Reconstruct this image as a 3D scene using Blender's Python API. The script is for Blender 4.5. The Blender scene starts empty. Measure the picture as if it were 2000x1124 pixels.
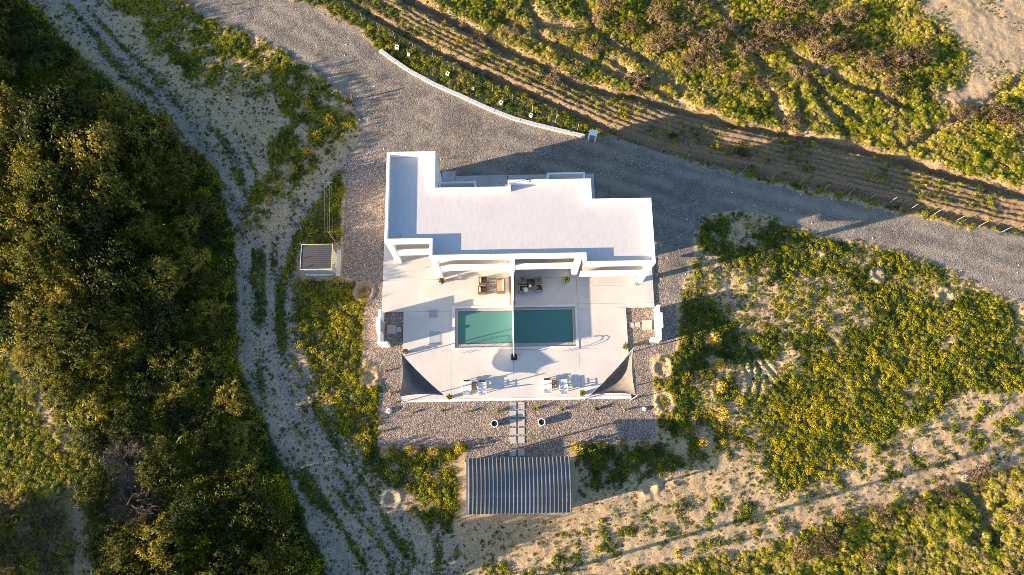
import bpy, math, random
import numpy as np
from mathutils import Vector, Euler

random.seed(7)
RNG = np.random.default_rng(11)
C = bpy.context.scene.collection
SC = bpy.context.scene
R = math.radians

# ------------------------------------------------------------------ camera, sky, sun, exposure
FOC = 1400.0; CAMH = 62.0; TILT = math.atan(368 / FOC)
cam = bpy.data.cameras.new('camera'); camo = bpy.data.objects.new('camera', cam); C.objects.link(camo)
cam.sensor_width = 36.0; cam.lens = FOC * 36 / 2000; cam.clip_end = 2000
camo.location = (0, 0, CAMH); camo.rotation_euler = (TILT, 0, 0)
SC.camera = camo

SUN_EL = 13.2; SUN_TO = 14.7          # elevation; direction the light travels (from +X, counter-clockwise)
world = bpy.data.worlds.new('World'); SC.world = world; world.use_nodes = True
nt = world.node_tree; nt.nodes.clear()
sky = nt.nodes.new('ShaderNodeTexSky'); sky.sky_type = 'NISHITA'; sky.sun_disc = False
sky.sun_elevation = R(SUN_EL); sky.sun_rotation = R(270 - SUN_TO); sky.ozone_density = 3.0
bg = nt.nodes.new('ShaderNodeBackground'); bg.inputs['Strength'].default_value = 0.098
wo = nt.nodes.new('ShaderNodeOutputWorld')
nt.links.new(sky.outputs[0], bg.inputs[0]); nt.links.new(bg.outputs[0], wo.inputs[0])
sl = bpy.data.lights.new('sun', 'SUN'); sl.energy = 5.0; sl.angle = R(0.42); sl.color = (1.0, 0.775, 0.54)
so = bpy.data.objects.new('sun', sl); C.objects.link(so)
_d = Vector((math.cos(R(SUN_EL)) * math.cos(R(SUN_TO)), math.cos(R(SUN_EL)) * math.sin(R(SUN_TO)), -math.sin(R(SUN_EL))))
so.rotation_euler = _d.to_track_quat('-Z', 'Y').to_euler(); so.location = (-40, -10, 40)
SC.view_settings.view_transform = 'Standard'; SC.view_settings.look = 'None'
SC.view_settings.exposure = 1.85; SC.view_settings.gamma = 1.0; SC.view_settings.use_curve_mapping = False
SC.render.engine = 'CYCLES'; SC.cycles.use_denoising = True; SC.cycles.denoising_prefilter = 'NONE'; SC.cycles.filter_width = 0.8; SC.cycles.sample_clamp_indirect = 4.0   # keep the fine grain of leaves and gravel

# ------------------------------------------------------------------ helpers
_ct, _st = math.cos(TILT), math.sin(TILT)
def P(x, y, z=0.0):
    """ray through a survey point of the photograph down to height z -> place on the site (metres)"""
    u = (x - 1000) / FOC; v = (y - 562) / FOC
    s = (CAMH - z) / (_ct + v * _st)
    return (u * s, (_st - v * _ct) * s)
PHI = R(1.0)                          # the house stands one degree off the site's axes
def W(bx, by):
    return (bx * math.cos(PHI) - by * math.sin(PHI), bx * math.sin(PHI) + by * math.cos(PHI))

def tag(o, label=None, cat=None, group=None, kind=None):
    if label: o['label'] = label
    if cat: o['category'] = cat
    if group: o['group'] = group
    if kind: o['kind'] = kind
    return o
def empty(name, loc=(0, 0, 0), rz=0.0, **k):
    o = bpy.data.objects.new(name, None); C.objects.link(o)
    o.location = loc; o.rotation_euler = (0, 0, rz); o.empty_display_size = 0.2
    return tag(o, **k)

class MB:
    def __init__(s): s.v = []; s.f = []; s.a = []
    def quad(s, *p):
        n = len(s.v); s.v += [tuple(q) for q in p]; s.f.append(tuple(range(n, n + len(p)))); return s
    def box(s, x0, y0, z0, x1, y1, z1):
        n = len(s.v)
        s.v += [(x0,y0,z0),(x1,y0,z0),(x1,y1,z0),(x0,y1,z0),(x0,y0,z1),(x1,y0,z1),(x1,y1,z1),(x0,y1,z1)]
        s.f += [(n,n+3,n+2,n+1),(n+4,n+5,n+6,n+7),(n,n+1,n+5,n+4),(n+1,n+2,n+6,n+5),(n+2,n+3,n+7,n+6),(n+3,n,n+4,n+7)]
        return s
    def prism(s, poly, z0, z1):
        n = len(s.v); k = len(poly)
        s.v += [(x, y, z0) for x, y in poly] + [(x, y, z1) for x, y in poly]
        s.f.append(tuple(n + k + i for i in range(k))); s.f.append(tuple(n + k - 1 - i for i in range(k)))
        for i in range(k):
            j = (i + 1) % k; s.f.append((n + i, n + j, n + k + j, n + k + i))
        return s
    def tube(s, a, b, r, r2=None, k=6):
        a = Vector(a); b = Vector(b); r2 = r if r2 is None else r2
        d = (b - a).normalized(); u = d.orthogonal().normalized(); w = d.cross(u)
        n = len(s.v)
        for p, rr in ((a, r), (b, r2)):
            for i in range(k):
                t = 2 * math.pi * i / k; s.v.append(tuple(p + (u * math.cos(t) + w * math.sin(t)) * rr))
        for i in range(k):
            j = (i + 1) % k; s.f.append((n + i, n + j, n + k + j, n + k + i))
        s.f.append(tuple(n + k - 1 - i for i in range(k))); s.f.append(tuple(n + k + i for i in range(k)))
        return s
    def lathe(s, prof, k=20, cx=0, cy=0):
        n = len(s.v); m = len(prof)
        for r, z in prof:
            for i in range(k):
                t = 2 * math.pi * i / k; s.v.append((cx + r * math.cos(t), cy + r * math.sin(t), z))
        for q in range(m - 1):
            for i in range(k):
                j = (i + 1) % k; s.f.append((n + q*k + i, n + q*k + j, n + (q+1)*k + j, n + (q+1)*k + i))
        s.f.append(tuple(n + k - 1 - i for i in range(k))); s.f.append(tuple(n + (m-1)*k + i for i in range(k)))
        return s
    def mesh(s, name, m):
        me = bpy.data.meshes.new(name); me.from_pydata(s.v, [], s.f); me.update()
        if m: me.materials.append(m)
        return me
    def build(s, name, m, parent=None, bevel=0.0, smooth=False, loc=(0, 0, 0), rz=0.0, **k):
        me = s.mesh(name, m); o = bpy.data.objects.new(name, me); C.objects.link(o)
        o.location = loc; o.rotation_euler = (0, 0, rz)
        if parent: o.parent = parent
        if bevel:
            b = o.modifiers.new('bevel', 'BEVEL'); b.width = bevel; b.segments = 2; b.limit_method = 'ANGLE'
        if smooth:
            for p in me.polygons: p.use_smooth = True
        return tag(o, **k)

def copy_tree(o, parent=None):
    c = o.copy(); C.objects.link(c)
    if parent: c.parent = parent
    for ch in list(o.children): copy_tree(ch, c)
    return c

# ------------------------------------------------------------------ noise on arrays
def _h(ix, iy, seed):
    n = (ix.astype(np.int64) * 374761393 + iy.astype(np.int64) * 668265263 + seed * 974634777) & 0x7fffffff
    n = ((n ^ (n >> 13)) * 1274126177) & 0x7fffffff
    n = n ^ (n >> 16)
    return (n & 0xffff) / 65535.0
def vnoise(x, y, s, seed=0):
    x = x * s; y = y * s
    ix = np.floor(x); iy = np.floor(y); fx = x - ix; fy = y - iy
    fx = fx * fx * (3 - 2 * fx); fy = fy * fy * (3 - 2 * fy)
    a = _h(ix, iy, seed); b = _h(ix + 1, iy, seed); c = _h(ix, iy + 1, seed); d = _h(ix + 1, iy + 1, seed)
    return (a * (1 - fx) + b * fx) * (1 - fy) + (c * (1 - fx) + d * fx) * fy
def fbm(x, y, s, seed=0, o=4):
    t = 0; a = 0.5; tot = 0
    for i in range(o):
        t = t + a * vnoise(x, y, s * 2 ** i, seed + i * 17); tot += a; a *= 0.55
    return t / tot

# ------------------------------------------------------------------ materials
class NT:
    def __init__(s, name):
        s.m = bpy.data.materials.new(name); s.m.use_nodes = True; s.t = s.m.node_tree; s.t.nodes.clear()
        s.out = s.n('ShaderNodeOutputMaterial')
    def n(s, t, **k):
        o = s.t.nodes.new(t)
        for a, b in k.items(): setattr(o, a, b)
        return o
    def l(s, a, b): s.t.links.new(a, b)
    def coord(s):
        return s.n('ShaderNodeTexCoord').outputs['Object']
    def noise(s, scale, detail=4, rough=0.55, vec=None, dist=0.0):
        o = s.n('ShaderNodeTexNoise'); o.inputs['Scale'].default_value = scale; o.inputs['Detail'].default_value = detail
        o.inputs['Roughness'].default_value = rough; o.inputs['Distortion'].default_value = dist
        s.l(vec or s.coord(), o.inputs['Vector']); return o.outputs['Fac']
    def ramp(s, fac, stops, interp='LINEAR'):
        o = s.n('ShaderNodeValToRGB'); o.color_ramp.interpolation = interp
        e = o.color_ramp.elements
        while len(e) < len(stops): e.new(0.5)
        for el, (p, c) in zip(e, stops):
            el.position = p; el.color = (c[0], c[1], c[2], 1) if not isinstance(c, (int, float)) else (c, c, c, 1)
        s.l(fac, o.inputs[0]); return o.outputs[0]
    def mix(s, fac, a, b, mode='MIX'):
        o = s.n('ShaderNodeMix'); o.data_type = 'RGBA'; o.blend_type = mode
        for sk, v in ((o.inputs[0], fac), (o.inputs[6], a), (o.inputs[7], b)):
            if isinstance(v, (int, float)): sk.default_value = v
            elif isinstance(v, tuple): sk.default_value = (*v, 1)
            else: s.l(v, sk)
        return o.outputs[2]
    def math(s, op, a, b=0.0):
        o = s.n('ShaderNodeMath', operation=op)
        for sk, v in ((o.inputs[0], a), (o.inputs[1], b)):
            if isinstance(v, (int, float)): sk.default_value = v
            else: s.l(v, sk)
        return o.outputs[0]
    def bump(s, h, strength=0.5, dist=0.02):
        o = s.n('ShaderNodeBump'); o.inputs['Strength'].default_value = strength; o.inputs['Distance'].default_value = dist
        s.l(h, o.inputs['Height']); return o.outputs[0]
    def bsdf(s, col, rough=0.7, normal=None, metal=0.0, spec=0.4):
        o = s.n('ShaderNodeBsdfPrincipled')
        if isinstance(col, tuple): o.inputs['Base Color'].default_value = (*col, 1)
        else: s.l(col, o.inputs['Base Color'])
        if isinstance(rough, (int, float)): o.inputs['Roughness'].default_value = rough
        else: s.l(rough, o.inputs['Roughness'])
        o.inputs['Metallic'].default_value = metal; o.inputs['Specular IOR Level'].default_value = spec
        if normal: s.l(normal, o.inputs['Normal'])
        s.l(o.outputs[0], s.out.inputs[0]); return o

def simple(name, col, rough=0.6, var=0.12, scale=6.0, metal=0.0, bump=0.0, dirt=None):
    t = NT(name)
    n = t.noise(scale, 5)
    c = t.mix(t.ramp(n, [(0.3, 0.0), (0.7, 1.0)]), tuple(x * (1 - var) for x in col), tuple(min(1, x * (1 + var)) for x in col))
    if dirt:
        d = t.noise(scale * 0.23, 6, 0.65)
        c = t.mix(t.ramp(d, [(0.5, 0.0), (0.75, 0.55)]), c, dirt)
    t.bsdf(c, rough, t.bump(t.noise(scale * 8, 3), bump, 0.01) if bump else None, metal)
    return t.m

def leafmat(name, stops, trans=0.25, attr='tint', vary=0.45):
    """leaf colour: runs over stops by each plant's own tint, varied per leaf"""
    t = NT(name)
    a = t.n('ShaderNodeAttribute', attribute_type='INSTANCER', attribute_name=attr) if attr else t.n('ShaderNodeObjectInfo')
    fac = a.outputs['Fac'] if attr else a.outputs['Random']
    c = t.ramp(fac, stops)
    v = t.n('ShaderNodeAttribute', attribute_type='GEOMETRY', attribute_name='v')
    k = t.ramp(v.outputs['Fac'], [(0, 1 - vary), (1, 1 + vary)])
    c = t.mix(1.0, c, k, 'MULTIPLY')
    d = t.n('ShaderNodeBsdfPrincipled'); d.inputs['Roughness'].default_value = 0.62; d.inputs['Specular IOR Level'].default_value = 0.25
    t.l(c, d.inputs['Base Color'])
    tr = t.n('ShaderNodeBsdfTranslucent'); t.l(c, tr.inputs[0])
    m = t.n('ShaderNodeMixShader'); m.inputs[0].default_value = trans
    t.l(d.outputs[0], m.inputs[1]); t.l(tr.outputs[0], m.inputs[2]); t.l(m.outputs[0], t.out.inputs[0])
    return t.m

M = {}
M['white'] = simple('white_plaster', (0.80, 0.78, 0.75), 0.75, 0.03, 1.5, bump=0.08, dirt=(0.70, 0.66, 0.60))
M['plastic'] = simple('white_plastic', (0.78, 0.77, 0.76), 0.4, 0.03, 3)
M['pipe'] = simple('pale_pipe', (0.62, 0.66, 0.68), 0.5, 0.08, 4)
M['concrete'] = simple('concrete', (0.42, 0.40, 0.37), 0.85, 0.14, 3, bump=0.3, dirt=(0.26, 0.25, 0.23))
M['kerb'] = simple('kerb_concrete', (0.50, 0.47, 0.43), 0.85, 0.12, 3, bump=0.4, dirt=(0.33, 0.31, 0.27))
M['tile'] = simple('stone_tile', (0.46, 0.42, 0.38), 0.8, 0.12, 4, bump=0.15, dirt=(0.36, 0.32, 0.28))
M['wicker'] = simple('brown_wicker', (0.16, 0.092, 0.052), 0.6, 0.25, 45, bump=0.6)
M['wicker_grey'] = simple('taupe_wicker', (0.30, 0.255, 0.205), 0.65, 0.2, 45, bump=0.6)
M['cush_tan'] = simple('tan_cushion', (0.38, 0.25, 0.155), 0.9, 0.08, 10)
M['cush_cream'] = simple('cream_cushion', (0.66, 0.58, 0.47), 0.9, 0.06, 10)
M['cush_brown'] = simple('brown_cushion', (0.17, 0.105, 0.075), 0.9, 0.12, 12)
M['cush_taupe'] = simple('taupe_cushion', (0.24, 0.19, 0.15), 0.9, 0.1, 12)
M['black'] = simple('black_fabric', (0.012, 0.012, 0.014), 0.7, 0.2, 10)
M['tabletop'] = simple('dark_table', (0.02, 0.022, 0.022), 0.35, 0.2, 10)
M['wood'] = simple('brown_wood', (0.13, 0.062, 0.028), 0.6, 0.3, 14)
M['steel'] = simple('steel', (0.6, 0.6, 0.6), 0.25, 0.05, 6, metal=1.0)
M['grey_metal'] = simple('grey_metal', (0.34, 0.35, 0.36), 0.5, 0.08, 6)
M['post'] = simple('fence_post', (0.40, 0.37, 0.30), 0.7, 0.15, 9)
M['wire'] = simple('fence_wire', (0.16, 0.155, 0.13), 0.6, 0.1, 9)
M['timber'] = simple('pole_timber', (0.17, 0.12, 0.08), 0.85, 0.2, 8)
M['terracotta'] = simple('terracotta', (0.24, 0.075, 0.032), 0.75, 0.18, 12)
M['potdark'] = simple('dark_pot', (0.09, 0.075, 0.06), 0.7, 0.15, 12)
M['soil'] = simple('potting_soil', (0.035, 0.026, 0.02), 0.95, 0.3, 30, bump=0.6)
M['rock'] = simple('white_rock', (0.62, 0.58, 0.53), 0.9, 0.12, 5, bump=0.5)
M['yellowpaint'] = simple('cream_paint', (0.62, 0.58, 0.36), 0.6, 0.05, 3)
M['shedroof'] = simple('grey_roof_felt', (0.066, 0.066, 0.070), 0.75, 0.12, 5)
M['shedwall'] = simple('grey_panel', (0.30, 0.30, 0.29), 0.7, 0.08, 4)
M['rooftin'] = simple('dark_grey_roof_metal', (0.165, 0.168, 0.172), 0.42, 0.16, 2.2, metal=0.2, dirt=(0.20, 0.185, 0.165))
M['bark'] = simple('bark', (0.10, 0.075, 0.05), 0.9, 0.25, 9, bump=0.5)
M['hose'] = simple('green_hose', (0.05, 0.26, 0.12), 0.5, 0.1, 6)
M['coping'] = simple('pool_coping', (0.66, 0.62, 0.60), 0.6, 0.06, 3, dirt=(0.56, 0.51, 0.48))
M['ledge'] = simple('pool_ledge', (0.40, 0.34, 0.315), 0.6, 0.06, 3)
M['pooltile'] = simple('pool_tile', (0.16, 0.36, 0.30), 0.5, 0.10, 2)
M['hatch'] = simple('hatch_grey', (0.36, 0.38, 0.38), 0.55, 0.08, 5)
M['spoil'] = simple('spoil_soil', (0.36, 0.25, 0.14), 0.95, 0.3, 7, bump=0.6, dirt=(0.20, 0.14, 0.08))
M['blossom'] = simple('yellow_blossom', (0.62, 0.42, 0.02), 0.8, 0.2, 9)

# roof screed: white coating with brush marks and a few stains
t = NT('roof_screed'); co = t.coord()
mp = t.n('ShaderNodeMapping'); mp.inputs['Scale'].default_value = (1.3, 0.35, 1); t.l(co, mp.inputs[0])
br = t.noise(3.5, 6, 0.65, mp.outputs[0])
c = t.ramp(br, [(0.3, (0.49, 0.465, 0.46)), (0.6, (0.545, 0.525, 0.52)), (0.8, (0.58, 0.56, 0.55))])
st = t.noise(0.33, 5, 0.6)
c = t.mix(t.ramp(st, [(0.5, 0.0), (0.72, 0.55)]), c, (0.485, 0.46, 0.455))
t.bsdf(c, 0.7, t.bump(t.noise(14, 4), 0.12, 0.01)); M['screed'] = t.m

# patio concrete
t = NT('patio_concrete')
c = t.ramp(t.noise(0.55, 6, 0.6), [(0.3, (0.53, 0.495, 0.45)), (0.7, (0.62, 0.585, 0.535))])
st = t.noise(1.7, 6, 0.7, dist=1.5)
c = t.mix(t.ramp(st, [(0.52, 0.0), (0.75, 0.45)]), c, (0.42, 0.385, 0.345))
t.bsdf(c, 0.55, t.bump(t.noise(25, 4), 0.08, 0.01)); M['patio'] = t.m

# pool water: turbid, teal
t = NT('pool_water')
w = t.noise(2.2, 3, 0.5)
d = t.n('ShaderNodeBsdfPrincipled'); d.inputs['Base Color'].default_value = (0.085, 0.225, 0.205, 1); d.inputs['Roughness'].default_value = 0.06
d.inputs['IOR'].default_value = 1.33
t.l(t.bump(w, 0.10, 0.03), d.inputs['Normal'])
tr = t.n('ShaderNodeBsdfTransparent'); tr.inputs[0].default_value = (0.42, 0.80, 0.80, 1)
mx = t.n('ShaderNodeMixShader'); mx.inputs[0].default_value = 0.15
t.l(d.outputs[0], mx.inputs[1]); t.l(tr.outputs[0], mx.inputs[2]); t.l(mx.outputs[0], t.out.inputs[0]); M['water'] = t.m

# window glass
t = NT('window_glass')
g = t.bsdf((0.03, 0.04, 0.05), 0.05, None, 0.0, 0.6); M['glass'] = t.m

# shade-sail cloth, dirty beige, a little light passes through
t = NT('sail_cloth')
c = t.ramp(t.noise(1.6, 6, 0.6), [(0.35, (0.155, 0.14, 0.125)), (0.7, (0.23, 0.205, 0.18))])
d = t.n('ShaderNodeBsdfDiffuse'); t.l(c, d.inputs[0]); tr = t.n('ShaderNodeBsdfTranslucent'); t.l(c, tr.inputs[0])
mx = t.n('ShaderNodeMixShader'); mx.inputs[0].default_value = 0.03
t.l(d.outputs[0], mx.inputs[1]); t.l(tr.outputs[0], mx.inputs[2]); t.l(mx.outputs[0], t.out.inputs[0]); M['sail'] = t.m

# plants
M['weed'] = leafmat('weed_leaf', [(0.0, (0.034, 0.060, 0.005)), (0.4, (0.150, 0.172, 0.006)), (0.75, (0.33, 0.305, 0.009)), (1.0, (0.44, 0.35, 0.010))])
M['flower'] = leafmat('weed_flower', [(0.0, (0.45, 0.33, 0.015)), (1.0, (0.62, 0.42, 0.02))], 0.2)
M['grass'] = leafmat('grass_blade', [(0.0, (0.070, 0.110, 0.005)), (0.35, (0.31, 0.315, 0.012)), (0.6, (0.55, 0.47, 0.040)), (0.85, (0.60, 0.46, 0.14)), (1.0, (0.50, 0.35, 0.17))], 0.3)
M['dry'] = leafmat('dry_stem', [(0.0, (0.115, 0.070, 0.038)), (0.5, (0.185, 0.120, 0.062)), (1.0, (0.30, 0.205, 0.105))], 0.15, attr=None)
M['tree'] = leafmat('tree_leaf', [(0.0, (0.030, 0.046, 0.007)), (0.4, (0.105, 0.105, 0.014)), (0.75, (0.245, 0.215, 0.027)), (1.0, (0.34, 0.265, 0.040))], 0.32, attr=None, vary=0.5)
M['twig'] = leafmat('bare_twig', [(0.0, (0.10, 0.08, 0.075)), (1.0, (0.17, 0.14, 0.125))], 0.05, attr=None)
M['yellow'] = leafmat('yellow_shrub_leaf', [(0.0, (0.36, 0.27, 0.010)), (1.0, (0.58, 0.38, 0.012))], 0.25, attr=None)
M['olive'] = leafmat('young_shrub_leaf', [(0.0, (0.11, 0.13, 0.02)), (1.0, (0.21, 0.19, 0.025))], 0.25, attr=None)
M['pot_plant'] = leafmat('pot_plant_leaf', [(0.0, (0.06, 0.11, 0.015)), (1.0, (0.15, 0.20, 0.02))], 0.25, attr=None)
M['straw'] = leafmat('straw_blade', [(0.0, (0.33, 0.23, 0.09)), (1.0, (0.42, 0.31, 0.13))], 0.2, attr=None)

# ------------------------------------------------------------------ the site plan: zones as polygons on the ground
def PW(px): return np.array([P(x, y) for x, y in px])
xs = np.concatenate([[-500, -180, -85], np.arange(-56, 56.01, 0.125), [85, 180, 500]])
ys = np.concatenate([[-400, -120, -35], np.arange(-12, 50.01, 0.125), [75, 170, 500]])
GX, GY = np.meshgrid(xs, ys)
WX = GX + 1.1 * (fbm(GX, GY, 0.6, 3) - 0.5) + 0.7 * (fbm(GX, GY, 2.6, 9, 3) - 0.5)
WY = GY + 1.1 * (fbm(GX, GY, 0.6, 5) - 0.5) + 0.7 * (fbm(GX, GY, 2.6, 13, 3) - 0.5)

def inside(poly, X, Y):
    r = np.zeros(X.shape, bool); n = len(poly)
    for i in range(n):
        x0, y0 = poly[i]; x1, y1 = poly[(i + 1) % n]
        if y0 == y1: continue
        k = (y0 > Y) != (y1 > Y)
        r ^= k & (X < (x1 - x0) * (Y - y0) / (y1 - y0) + x0)
    return r
def blur(a, n):
    for _ in range(2):
        for ax in (0, 1):
            c = np.cumsum(np.pad(a, [(n + 1, n) if i == ax else (0, 0) for i in (0, 1)], mode='edge'), axis=ax)
            m = a.shape[ax]
            a = (np.take(c, np.arange(2 * n + 1, 2 * n + 1 + m), ax) - np.take(c, np.arange(0, m), ax)) / (2 * n + 1)
    return a
def zone(px, warp=1.0, feather=2):
    X = GX + (WX - GX) * warp; Y = GY + (WY - GY) * warp
    a = inside(PW(px), X, Y).astype(float)
    return blur(a, feather) if feather else a
def seg_dist(px, warp=0.0):
    p = PW(px); X = GX + (WX - GX) * warp; Y = GY + (WY - GY) * warp
    best = np.full(X.shape, 1e9); sgn = np.zeros(X.shape)
    for (x0, y0), (x1, y1) in zip(p[:-1], p[1:]):
        dx, dy = x1 - x0, y1 - y0; L = dx * dx + dy * dy
        tt = np.clip(((X - x0) * dx + (Y - y0) * dy) / L, 0, 1)
        ex = X - x0 - tt * dx; ey = Y - y0 - tt * dy
        dd = np.hypot(ex, ey); cr = dx * ey - dy * ex
        k = dd < best; best = np.where(k, dd, best); sgn = np.where(k, np.sign(cr), sgn)
    return best, sgn

Z_road = zone([(345,-60),(360,5),(400,32),(470,58),(555,100),(625,150),(684,196),(704,240),(694,290),(680,340),(672,420),(760,420),(900,480),(1280,470),(1285,600),(1322,600),(1340,540),(1358,500),(1352,450),(1385,416),(1440,410),(1500,422),(1560,448),(1650,468),(1750,488),(1860,528),(1920,560),(2010,592),(2200,640),(2200,520),(2010,462),(1870,446),(1790,422),(1700,404),(1560,374),(1450,345),(1350,315),(1260,282),(1200,268),(1143,270),(1080,254),(1000,230),(900,186),(800,140),(742,102),(700,58),(640,28),(570,0),(500,-60)], 0.55)
Z_pebl = zone([(676,300),(760,290),(760,545),(748,560),(748,600),(790,610),(790,784),(1236,772),(1240,690),(1272,600),(1281,480),(1290,470),(1300,560),(1322,600),(1321,688),(1272,694),(1282,858),(1113,866),(1113,905),(905,905),(918,870),(738,872),(746,720),(712,712),(712,620),(722,590),(700,548),(668,540),(672,420)], 0.12, 1)
Z_notch = zone([(748,605),(800,605),(800,700),(748,700)], 0, 0) + zone([(1215,598),(1285,598),(1285,690),(1215,690)], 0, 0)
Z_pebl = np.clip(Z_pebl + Z_notch, 0, 1); Z_road = np.clip(Z_road - Z_pebl, 0, 1)
Z_forest = zone([(-120,-120),(20,-60),(60,20),(130,100),(200,160),(250,200),(330,260),(390,310),(430,380),(448,450),(452,560),(455,640),(462,720),(495,800),(535,880),(560,950),(600,1060),(660,1180),(205,1180),(190,1060),(180,1010),(165,940),(180,872),(150,830),(90,752),(30,682),(-60,640)], 1.0, 4)
Z_track = zone([(40,-60),(170,-60),(260,90),(330,160),(420,250),(520,300),(500,380),(470,450),(530,470),(590,380),(650,310),(690,280),(690,330),(640,400),(600,480),(585,540),(580,640),(620,770),(665,850),(740,940),(820,1010),(900,1060),(900,1180),(640,1180),(570,960),(500,800),(465,700),(455,560),(452,470),(400,320),(280,200),(130,60)], 0.8, 4)
Z_field = zone([(800,-60),(850,10),(1000,96),(1090,140),(1160,166),(1230,186),(1330,208),(1420,236),(1500,256),(1600,262),(1700,290),(1800,318),(2010,372),(2300,430),(2300,100),(2010,130),(1945,170),(1930,200),(1840,196),(1895,140),(1870,80),(1800,30),(1770,-60)], 0.9, 3)
Z_sandtop = zone([(1790,-60),(1815,30),(1880,90),(1895,140),(1838,190),(1880,206),(1935,196),(1950,165),(2010,130),(2200,90),(2200,-60)], 1.0, 3)
Z_crop = zone([(690,-60),(810,60),(900,112),(1000,160),(1100,204),(1180,240),(1260,276),(1400,310),(1500,332),(1600,352),(1720,380),(1830,408),(2010,448),(2200,500),(2200,420),(2010,384),(1800,326),(1700,298),(1500,262),(1400,236),(1300,208),(1160,174),(1000,104),(850,22),(780,-60)], 0.35, 3)
Z_verge = zone([(500,-60),(575,0),(640,26),(700,56),(744,98),(800,136),(900,182),(1000,226),(1080,250),(1150,266),(1250,280),(1350,312),(1450,342),(1560,370),(1700,400),(1790,418),(1880,444),(2010,462),(2010,450),(1830,410),(1720,382),(1600,354),(1400,312),(1260,278),(1180,242),(1100,206),(1000,162),(900,114),(810,62),(690,-60)], 0.5, 2)
G1 = zone([(190,-60),(215,10),(270,40),(300,105),(370,150),(430,180),(500,185),(556,195),(545,215),(560,240),(530,280),(525,330),(490,370),(475,440),(500,452),(545,400),(595,345),(640,300),(692,255),(694,215),(684,196),(625,150),(555,100),(470,58),(400,32),(352,-60)], 0.8)
G1s = zone([(440,130),(520,130),(545,200),(545,250),(480,250),(430,180)], 1.0, 4)
G2 = zone([(655,345),(672,335),(670,485),(650,478),(585,478),(600,440),(630,390)], 0.5)
G3 = zone([(572,545),(700,545),(738,600),(712,622),(712,710),(745,722),(738,872),(705,885),(655,835),(620,760),(585,640)], 0.5)
G4 = zone([(690,880),(740,872),(912,868),(906,1010),(870,1045),(800,1000),(735,935)], 0.8)
G5 = zone([(1362,450),(1390,418),(1440,412),(1500,425),(1600,460),(1750,488),(1860,530),(1925,565),(1975,600),(2020,640),(2020,770),(1900,755),(1850,790),(1760,850),(1660,890),(1580,945),(1505,975),(1490,900),(1430,850),(1400,880),(1290,860),(1283,800),(1278,700),(1325,690),(1325,600),(1360,520)], 0.8)
G5y = zone([(1480,800),(1560,720),(1700,640),(1820,620),(1900,640),(1830,740),(1780,830),(1640,890),(1560,950),(1510,960)], 1.0, 12)
G5s = zone([(1380,530),(1450,500),(1530,540),(1640,540),(1665,640),(1600,660),(1500,640),(1430,600)], 1.0, 8)
G5t = zone([(1445,715),(1500,695),(1545,700),(1520,750),(1470,785),(1440,770)], 0.7, 3)
G6 = zone([(1113,868),(1283,862),(1430,850),(1440,880),(1300,930),(1180,975),(1118,968)], 0.8)
G7 = zone([(1100,1180),(1225,1122),(1450,1086),(1628,1022),(1757,984),(2020,902),(2200,840),(2200,1180)], 0.6)
Z_band = zone([(900,1124),(1050,1060),(1250,1000),(1480,960),(1560,945),(1700,880),(1850,800),(2020,770),(2020,902),(1757,984),(1628,1022),(1450,1086),(1225,1122),(1100,1180)], 0.8, 3)
F3 = zone([(-200,600),(0,668),(60,722),(150,850),(172,880),(160,940),(-10,965),(-200,965)], 0.8)
F3p = zone([(-10,655),(20,680),(100,790),(150,880),(130,890),(60,790),(-10,700)], 0.6, 3)
F4 = zone([(-200,955),(0,955),(165,935),(180,1010),(195,1180),(-200,1180)], 0.8)
F4p = zone([(130,940),(165,940),(185,1020),(195,1180),(140,1180),(130,1040)], 0.6, 3)
Hs = zone([(790,480),(1000,480),(1000,700),(800,700)], 0, 0)

# ---- relief
n1 = fbm(GX, GY, 0.25, 21, 3) - 0.5; n2 = fbm(GX, GY, 1.1, 23, 3) - 0.5; n3 = fbm(GX, GY, 3.3, 29, 2) - 0.5
flat = np.clip(Z_road + Z_pebl, 0, 1)
bxg = GX * math.cos(PHI) + GY * math.sin(PHI); byg = -GX * math.sin(PHI) + GY * math.cos(PHI)
pad = ((bxg > -11.4) & (bxg < 13.1) & (byg > 14.0) & (byg < 27.9)).astype(float) + ((bxg > -9.5) & (bxg < 10.5) & (byg > 6.1) & (byg < 14.3)) + ((np.abs(bxg - 0.5) < 5) & (byg > -3.5) & (byg < 2)) + ((bxg > -18.6) & (bxg < -14.8) & (byg > 17.2) & (byg < 20.6))
rough = (1 - flat) * (1 - blur(np.clip(pad, 0, 1), 3))
far = np.clip((np.abs(GX) - 56) / 60, 0, 1) + np.clip((np.abs(GY - 19) - 32) / 60, 0, 1)
GZ = rough * (0.25 * n1 + 0.16 * n2 + 0.05 * n3) + 0.03 * flat * n3 * (1 - np.clip(pad, 0, 1))
GZ += Z_field * (0.38 * n2 + 0.5 * np.abs(fbm(GX, GY, 0.55, 31, 3) - 0.5)) + G7 * 0.42 * n2 + F4 * 0.4 * n2
GZ += (G5 + G3 + G1) * 0.14 * n2
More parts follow.
